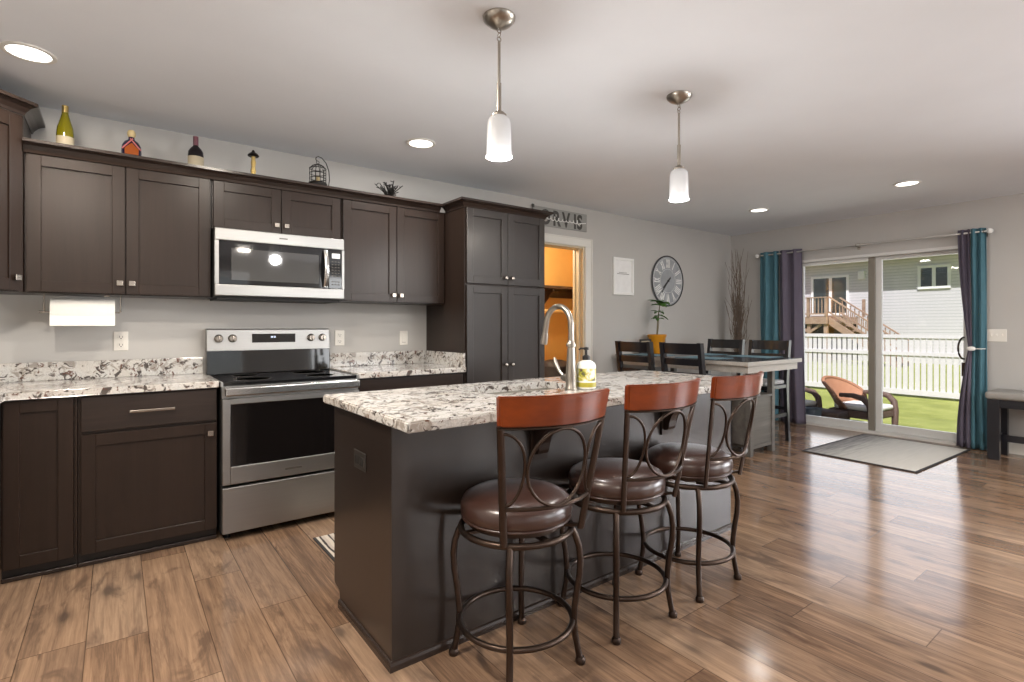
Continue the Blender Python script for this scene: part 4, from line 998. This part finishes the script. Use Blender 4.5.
c0 = make_chair(); spots = [(4.36, -.553, 0, 'dark wooden counter chair on the left of the table, nearest the wall'), (4.36, -1.10, 0, 'dark wooden counter chair on the left of the table, nearest the island'),
                            (5.39, -.607, PI, 'dark wooden counter chair across the table, nearest the twigs in the corner'), (5.39, -1.118, PI, 'dark wooden counter chair across the table, in front of the left curtain')]
for i, (x, y, a, l) in enumerate(spots):
    c = c0 if i == 0 else copy_tree(c0); c.location = (x, y, 0); c.rotation_euler = (0, 0, a); tag(c, l, 'chair', 'counter chairs around the dining table')
# plant
PX, PYp = 4.965, -.165; o = (PX, PYp, TZ); r = thing('potted_plant', 'small leafy plant in a mustard pot on the dining table', 'plant', o)
MB(o).lathe([(0, TZ+.0008), (.070, TZ+.0008), (.074, TZ+.01), (.080, TZ+.09), (.092, TZ+.17), (.106, TZ+.195), (.108, TZ+.215), (.098, TZ+.215), (.092, TZ+.195), (0, TZ+.195)], (PX, PYp, 0), 32).build('pot', 'terracotta', r, 40)
MB(o).lathe([(0, TZ+.1955), (.091, TZ+.1955), (.088, TZ+.203), (0, TZ+.207)], (PX, PYp, 0), 20).build('soil', 'soil', r)
stm = [(PX, PYp, TZ+.20), (PX+.008, PYp, TZ+.30), (PX+.020, PYp+.005, TZ+.40), (PX+.04, PYp, TZ+.50), (PX+.06, PYp, TZ+.58)]
MB(o).tube(stm, [.008, .007, .006, .005, .004], 8).tube([(PX+.012, PYp, TZ+.203), (PX+.022, PYp-.008, TZ+.34), (PX+.030, PYp, TZ+.45)], .004, 6).build('stem', 'stem', r, 40)
def leaf(b, p, d, ln, wd, droop=.25):
    p = Vector(p); d = Vector(d).normalized(); s = d.cross(Vector((0, 0, 1))).normalized(); up = s.cross(d)
    n = 6; L1, L0, R1 = [], [], []
    for k in range(n+1):
        t_ = k/n; w2 = wd*math.sin(PI*min(1, t_*.93+.03))**.8/2; q_ = p+d*ln*t_-Vector((0, 0, droop*ln*t_*t_))
        L0.append(q_); L1.append(q_+s*w2+up*w2*.25); R1.append(q_-s*w2+up*w2*.25)
    b.grid([L1, L0, R1])
rng = random.Random(11)
for (z, n, ln, wd) in ((.60, 7, .15, .085), (.54, 4, .13, .07), (.46, 4, .12, .045), (.42, 4, .12, .045), (.39, 3, .10, .05)):
    for k in range(n):
        a = 2*PI*k/n+rng.uniform(-.5, .5); t_ = min(1, max(0, (z-.2)/.38)); ii = min(3, int(t_*4)); base = Vector(stm[ii]).lerp(Vector(stm[ii+1]), min(1, t_*4-ii))
        b = MB(o); leaf(b, base, (math.cos(a), math.sin(a)*.75, rng.uniform(-.15, .45)), ln*rng.uniform(.8, 1.15), wd, rng.uniform(.15, .5))
        b.build('leaf', 'leafm', r, 60, solid=.0015)
def pframe(label, x, y, w_, h_, rz, mat_f, mat_p):
    r = thing('photo_frame', label, 'picture frame', (x, y, TZ+.0005), rz)
    b = MB(); b.box(-w_/2, -w_/2+.018, -.008, .008, 0, h_).box(w_/2-.018, w_/2, -.008, .008, 0, h_).box(-w_/2+.018, w_/2-.018, -.008, .008, 0, .018).box(-w_/2+.018, w_/2-.018, -.008, .008, h_-.018, h_)
    b.prism([(-.03, .008, 0), (-.03, .05, 0), (-.03, .008, h_*.7)], (.06, 0, 0)).build('frame', mat_f, r)
    MB().box(-w_/2+.018, w_/2-.018, -.004, .004, .018, h_-.018).build('photo', mat_p, r)
pframe('black photo frame on the table, left of the mustard pot', 4.80, -.13, .15, .16, -.25, 'frameblk', 'cream')
pframe('brown photo frame on the table, right behind the mustard pot', 5.165, -.075, .14, .20, .05, 'frameblk', 'photo')

# ------------------------------------------------------------------ twigs in the corner
o = (6.50, -.28, 0); r = thing('twig_arrangement', 'tall dry twigs in a floor vase in the far room corner', 'twigs', o)
MB(o).lathe([(0, .0005), (.085, .0005), (.11, .10), (.115, .25), (.09, .42), (.06, .52), (.065, .56), (.055, .56), (.050, .50), (0, .50)], (6.50, -.28, 0), 28).build('vase', 'vase', r, 40)
rng = random.Random(3); b = MB(o)
for k in range(42):
    a = rng.uniform(0, 2*PI); sp_ = rng.uniform(.02, .20); top = rng.uniform(1.3, 2.2) if k > 3 else 2.22; p = Vector((6.50+.02*math.cos(a), -.28+.02*math.sin(a), .502)); pts = [p]
    for j in range(1, 10):
        t_ = j/9; pts.append(Vector((6.50+sp_*t_*math.cos(a)+rng.uniform(-.032, .032), -.28+sp_*.8*t_*math.sin(a)+rng.uniform(-.018, .018), .502+(top-.502)*t_)))
    b.tube(pts, [.006-.0042*j/9 for j in range(10)], 5)
    for j in (3, 4, 5, 6, 7):
        if rng.random() < .6:
            s = pts[j]; e = Vector((rng.uniform(-.10, .10), rng.uniform(-.08, .08), rng.uniform(.10, .24))); b.tube([s, s+e*.5+Vector((rng.uniform(-.015, .015), 0, 0)), s+e], [.003, .0024, .0014], 4)
b.build('twigs', 'twig', r)

# ------------------------------------------------------------------ curtains
RX_, RZ = 6.715, 2.128
o = (RX_, -1.57, RZ); r = thing('curtain_rod', 'slim metal curtain rod above the patio door', 'curtain rod', o)
MB(o).tube([(RX_, -.43, RZ), (RX_, -2.70, RZ)], .0095, 12).build('rod', 'silver', r, 40)
for y in (-.415, -2.715): MB(o).lathe([(0, -.026), (.012, -.024), (.024, -.010), (.026, 0), (.024, .010), (.012, .024), (0, .026)], (RX_, y, RZ), 18, 'y').build('finial', 'white', r, 50)
for y in (-.46, -1.57, -2.672):
    MB(o).tube([(RX_, y, RZ-.010), (XR-.002, y, RZ-.010)], .006, 8).box(XR-.006, XR-.0005, y-.015, y+.015, RZ-.045, RZ+.03).torus((RX_, y, RZ), .013, .004, 'y', 16, 6).build('bracket', 'nickel', r, 40)
def curtain(name, label, mat, ya, yb, folds, ph, fz=None, amp=.03, zt=2.165, xc=RX_, group=None):
    """hanging cloth from y=ya to y=yb; fz(z) -> (ya, yb) gives the edges at each height"""
    b = MB((xc, (ya+yb)/2, 0)); nz, nu = 36, folds*14; rows = []
    for i in range(nz+1):
        z = zt+(.012-zt)*i/nz; a_, b_ = fz(z) if fz else (ya, yb); row = []
        am = amp*min(1.2, abs(b_-a_)/abs(yb-ya)+.25)
        for k in range(nu+1):
            u = k/nu; wv = math.sin(2*PI*folds*u+ph+.25*math.sin(3*z)); row.append((xc-.0+am*wv+.008*math.sin(5*u+2*z), a_+(b_-a_)*u+.006*math.sin(4*PI*folds*u+z), z))
        rows.append(row)
    b.grid(rows); ob = b.build(name, mat, None, 80, solid=.004); tag(ob, label, 'curtain', group); return ob
# left pair: teal behind/left, plum in front/right
cl = curtain('curtain', 'teal curtain at the left end of the rod', 'teal', -.46, -.692, 2, .4, amp=.026)
curtain('curtain', 'plum grey curtain left of the patio door, beside the teal one', 'purple', -.712, -.975, 2, 2.2, lambda z: (-.709, -.975-.045*max(0, (1.6-z)/1.6)), .024)
def tie(z):
    t_ = max(0, 1-abs(z-.99)/(1.15 if z > .99 else .80)); return t_**1.6
# right pair: pinched by the tie
def ledge(z): return -2.480-.080*tie(z)+.016*max(0, .99-z)
curtain('curtain', 'plum grey half of the tied right curtain, nearer the glass', 'purple', -2.480, -2.572, 2, .0, lambda z: (ledge(z), -2.572-.010*tie(z)), .022)
curtain('curtain', 'teal half of the tied right curtain, nearer the bench', 'teal', -2.578, -2.690, 2, 2.8, lambda z: (-2.578-.010*tie(z), -2.690-.015*max(0, .9-z)), .026)
o = (RX_-.05, -2.59, .99); r = thing('curtain_tieback', 'white oval tieback clip pinching the right curtain', 'tieback', o)
b = MB(o); b.lathe([(0, -.014), (.020, -.013), (.034, -.006), (.036, .002), (0, .004)], (RX_-.058, -2.588, .99), 24, 'x')
bm = b.bm
for v in bm.verts: v.co.z *= .62
b.build('clip', 'white', r, 50)
MB(o).tube([(RX_-.046+.046*(1-math.cos(a)), -2.618+.066*math.sin(a), .99) for a in [2*PI*k/24 for k in range(24)]], .004, 6, True).build('cord', 'white', r, 50)

# ------------------------------------------------------------------ rugs
o = (5.965, -2.10, 0); r = thing('door_rug', 'grey ombre rug lying in front of the patio door', 'rug', o, R(-2.0))
MB().box(-.67, .67, -.445, .445, .0008, .009, .003).build('pile', 'doorrug', r)
b = MB(); b.box(-.69, .69, -.465, -.446, .0006, .010, .003).box(-.69, .69, .446, .465, .0006, .010, .003).box(-.69, -.671, -.445, .445, .0006, .010, .003).box(.671, .69, -.445, .445, .0006, .010, .003)
b.build('bound_edge', 'rugedge', r)
o = (1.72, -1.145, 0); r = thing('runner_rug', 'striped black and cream runner rug between range and island', 'rug', o)
MB(o).box(.905, 2.50, -1.36, -.93, .0008, .008, .003).build('pile', 'runner', r)
MB(o).box(.890, .904, -1.36, -.93, .0008, .009, .002).box(2.501, 2.515, -1.36, -.93, .0008, .009, .002).build('bound_edge', 'rugedge', r)

# ------------------------------------------------------------------ bench at the right
o = (6.56, -3.4, 0); r = thing('bench', 'dark wooden bench with grey padded seat at the right edge', 'bench', o)
bx0, bx1, by0, by1 = 6.345, 6.72, -4.05, -2.765
for x in (bx0, bx1-.06):
    for y in (by0, by1-.085): MB(o).box(x, x+.06, y, y+.085, 0, .545, .003).build('leg', 'charcoal', r)
MB(o).box(bx0+.01, bx0+.03, by0+.086, by1-.086, .475, .545).box(bx1-.03, bx1-.01, by0+.086, by1-.086, .475, .545).box(bx0+.061, bx1-.061, by0+.02, by0+.04, .475, .545).box(bx0+.061, bx1-.061, by1-.04, by1-.02, .475, .545).build('apron', 'charcoal', r)
MB(o).box(bx0+.061, bx1-.061, by0+.03, by0+.05, .15, .21).box(bx0+.061, bx1-.061, by1-.05, by1-.03, .15, .21).box((bx0+bx1)/2-.012, (bx0+bx1)/2+.012, by0+.051, by1-.051, .15, .21).build('stretcher', 'charcoal', r)
MB(o).box(bx0-.015, bx1+.012, by0-.015, by1+.015, .546, .618, .028, 4).build('seat_pad', 'benchpad', r, 40)

# ------------------------------------------------------------------ outdoors
ZG = -.30
b = MB(); b.box(XR+.16, 60, -40, 45, ZG-.3, ZG); g = b.build('ground_lawn', 'grass'); g['kind'] = 'structure'
st(MB().box(XR+.155, 9.3, -1.2, 3.5, ZG+.001, ZG+.03).build('ground_patio', 'patio'))
st(MB().box(XR+.151, XR+.30, YF-.15, -7.2, ZG, 2.75).box(XR+.151, XR+.30, -7.2, -4.2, ZG, .5).box(XR+.151, XR+.30, -7.2, -4.2, 2.2, 2.75).box(XR+.151, XR+.30, -4.2, PY0-.02, ZG, 2.75).box(XR+.151, XR+.30, PY0-.02, PY1+.02, PZ+.02, 2.75).box(XR+.151, XR+.30, PY1+.02, 6, ZG, 2.75).build('wall_outside', 'siding'))
st(MB().prism([(XR+.16, YF-.6, 2.76), (XR+.36, YF-.6, 2.76), (XR+.36, YF-.6, 2.84), (XR+.16, YF-.6, 3.1)], (0, 15, 0)).build('trim_3', 'trim'))
# picket fence
o = (13.5, 0, ZG); fe = thing('picket_fence', 'white picket fence across the lawn beyond the patio door', 'fence', o)
fy0, fy1, pt = -3.2, 4.3, .107
pk = None; k = 0; y = fy0
while y < fy1:
    if pk is None:
        pk = MB(o).box(13.488, 13.512, y, y+.080, ZG+.06, 1.005, .002).build('picket', 'picket', fe); base_y = y
    else:
        c = pk.copy(); C.objects.link(c); c.parent = fe; c.location = (0, y-base_y, 0)
    y += pt
for z0_, z1_ in ((ZG+.05, ZG+.16), (.585, .665), (.955, 1.03)): MB(o).box(13.470, 13.486, fy0, fy1, z0_, z1_).box(13.514, 13.53, fy0, fy1, z0_, z1_).build('rail', 'picket', fe)
for y in (fy0-.11, 4.31): MB(o).box(13.44, 13.56, y, y+.105, ZG, 1.10, .006).build('post', 'picket', fe)
# neighbour's house
HX = 26.0; o = (HX, 3, ZG); hs = thing('neighbour_house', 'pale lap-sided house beyond the picket fence', 'house', o)
MB(o).box(HX, HX+9, -14, 20, ZG, 4.15).build('siding_wall', 'siding', hs)
MB(o).prism([(HX-.72, -14.5, 4.15), (HX+9.46, -14.5, 4.15), (HX+9.46, -14.5, 4.32), (HX+4.5, -14.5, 6.6), (HX-.72, -14.5, 4.32)], (0, 35, 0)).build('roof', 'roof', hs)
MB(o).box(HX-.75, HX-.721, -14.5, 20.5, 4.10, 4.34).build('fascia', 'trim', hs)
def hwin(nm, y0, y1, z0_, z1_, mull, fr=.10):
    w_ = MB(o); x0_, x1_ = HX-.05, HX-.001
    w_.box(x0_, x1_, y0, y0+fr, z0_, z1_).box(x0_, x1_, y1-fr, y1, z0_, z1_).box(x0_, x1_, y0+fr, y1-fr, z0_, z0_+fr).box(x0_, x1_, y0+fr, y1-fr, z1_-fr, z1_)
    for m in mull: w_.box(x0_, x1_, m-.06, m+.06, z0_+fr, z1_-fr)
    w_ = w_.build(nm, 'white', hs); MB(o).box(HX-.03, HX-.002, y0+fr, y1-fr, z0_+fr, z1_-fr).build('pane', 'farglass', w_)
hwin('window', 2.10, 3.16, 2.70, 3.64, (2.63,))
hwin('patio_door', 5.67, 7.25, 1.70, 3.50, (6.42,))
MB(o).box(HX-.10, HX-.001, 5.05, 5.30, 3.25, 3.62, .02).build('wall_light', 'white', hs)
# raised deck with stairs
o = (24.2, 9, ZG); dk = thing('deck', 'raised wooden deck with railing and stairs on the neighbour house', 'deck', o)
DX, DY, DZf = 22.9, 5.30, 1.60
MB(o).box(DX, HX-.06, DY, 14, DZf-.05, DZf).build('deck_boards', 'deck', dk)
MB(o).box(DX, DX+.05, DY, 14, DZf-.30, DZf-.051).box(DX+.05, HX-.06, DY, DY+.05, DZf-.30, DZf-.051).build('rim_joist', 'deck', dk)
MB(o).box(HX-.10, HX-.06, DY, 14, ZG, DZf-.31).build('skirting', 'dirt', dk)  # dark panel on the house wall below the deck
for y in (5.40, 6.05, 8.6, 11.2, 13.8): MB(o).box(DX+.06, DX+.20, y-.07, y+.07, ZG, DZf-.31 if y > 5.5 else DZf-.051).build('support_post', 'deck', dk)
MB(o).bar((DX+.13, 6.05, .95), (DX+.13, 6.55, DZf-.31), .10).bar((DX+.13, 6.05, .95), (DX+.13, 5.58, DZf-.31), .10).build('knee_brace', 'deck', dk)
RT = DZf+.74
for y in (5.36, 6.05, 7.4, 9.0, 10.6): MB(o).box(DX-.02, DX+.08, y-.05, y+.05, DZf+.001, RT+.02).build('railing_post', 'deck', dk)
MB(o).box(DX-.04, DX+.10, 5.30, 14, RT+.021, RT+.06).box(DX, DX+.05, 5.41, 14, DZf+.08, DZf+.14).build('hand_rail', 'deck', dk)
bal = None
for k in range(34):
    y = 5.52+k*.135
    if bal is None: bal = MB(o).box(DX+.01, DX+.045, y-.017, y+.017, DZf+.141, RT+.02).build('baluster', 'deck', dk)
    else:
        c = bal.copy(); C.objects.link(c); c.parent = dk; c.location = (0, k*.135, 0)
MB(o).box(HX-.9, HX-.8, 4.75, 4.85, DZf, RT).build('railing_post', 'deck', dk)
ns = 9; sy = 5.25; rise = (DZf-ZG)/(ns+1); run = .27; X0_, X1_ = DX+.05, DX+1.1
for k in range(ns):
    z = DZf-rise*(k+1); MB(o).box(X0_+.05, X1_-.05, sy-run*(k+1), sy-run*k+.03, z-.045, z).build('stair_tread', 'deck', dk)
for x in (X0_, X1_):
    e_ = sy-run*ns
    MB(o).prism([(x-.025, sy, DZf-.02), (x-.025, e_, ZG+rise*.6), (x-.025, e_, ZG), (x-.025, e_+.25, ZG), (x-.025, sy, DZf-.34)], (.05, 0, 0)).build('stringer', 'deck', dk)
    MB(o).bar((x, sy+.02, RT+.05), (x, e_, ZG+rise*.6+.80), .09, .05).bar((x, sy+.02, DZf+.18), (x, e_, ZG+rise*.6+.20), .04, .06).build('stair_rail', 'deck', dk)
    for q in range(16):
        t_ = (q+.5)/16; y = sy+(e_-sy)*t_; zl = DZf+.20+(ZG+rise*.6+.22-DZf-.20)*t_; MB(o).box(x-.016, x+.016, y-.016, y+.016, zl, zl+.52).build('stair_baluster', 'deck', dk)
# wicker seating on the patio
def wicker_chair(label, x, y, rz):
    r = thing('wicker_chair', label, 'chair', (x, y, ZG+.031), rz)
    # faces +x locally; a rounded shell back, rolled arms, seat box
    b = MB(); n = 22; rows = []
    for (z, rr, ex) in ((.28, .30, 0), (.40, .33, 1), (.52, .37, 3), (.62, .40, 5), (.68, .41, 7), (.69, .39, 8)):
        row = []
        for k in range(n+1):
            a = R(95)+R(170)*k/n; zz = z*1.0 if ex == 0 else .28+(z-.28)*(.42+.58*math.sin(PI*(k/n))**.7)
            row.append((rr*math.cos(a)*.92-.02*ex*.6, rr*math.sin(a)*1.0, zz))
        rows.append(row)
    b.grid(rows); b.build('back_shell', 'wicker', r, 60, solid=.03)
    MB().tube([(.405*math.cos(R(95)+R(170)*k/n)*.92-.09, .405*math.sin(R(95)+R(170)*k/n), .28+.41*(.42+.58*math.sin(PI*(k/n))**.7)) for k in range(n+1)], .026, 8).build('rolled_rim', 'wicker', r, 60)
    for sg in (-1, 1):
        MB().tube([(-.10, sg*.33, .48), (.08, sg*.35, .49), (.22, sg*.355, .46), (.30, sg*.35, .38), (.32, sg*.34, .25), (.32, sg*.335, .10), (.32, sg*.335, .01)], [.03, .036, .042, .045, .045, .042, .038], 10, up=(0, 1, 0)).build('arm', 'wickerdark', r, 60)
    MB().box(-.28, .32, -.31, .31, .16, .27, .02).build('seat_base', 'wickerdark', r)
    MB().box(-.22, .33, -.28, .28, .271, .345, .03, 3).build('seat_cushion', 'cushion', r, 40)
    for xx, yy in ((-.25, -.24), (-.25, .24)): MB().tube([(xx, yy, .17), (xx-.03, yy, .0)], .022, 8).build('rear_leg', 'wickerdark', r, 40)
    for xx, yy in ((.31, -.30), (.31, .30)): pass
    return r
wicker_chair('honey wicker armchair with white cushion seen through the patio door', 8.74, -.88, R(-96))
wicker_chair('second wicker armchair outside, mostly hidden by the plum curtain', 8.30, -.02, R(-100))
o = (8.30, -.66, ZG+.031); r = thing('wicker_ottoman', 'low brown wicker ottoman in front of the honey wicker armchair', 'ottoman', o)
MB(o).box(8.06, 8.44, -.86, -.46, ZG+.18, ZG+.29, .03, 3).build('top', 'wickerdark', r, 40)
for x, y in ((8.10, -.82), (8.40, -.82), (8.10, -.50), (8.40, -.50)): MB(o).tube([(x, y, ZG+.19), (x, y, ZG+.031)], .02, 8).build('leg', 'wickerdark', r, 40)
o = (7.90, -.60, ZG+.031); r = thing('bucket', 'grey plastic bucket outside next to the plum curtain', 'bucket', o)
MB(o).lathe([(0, ZG+.0315), (.085, ZG+.0315), (.105, ZG+.33), (.112, ZG+.335), (.112, ZG+.35), (.098, ZG+.35), (.09, ZG+.30), (0, ZG+.30)], (7.90, -.60, 0), 24).build('tub', 'greyplast', r, 40)
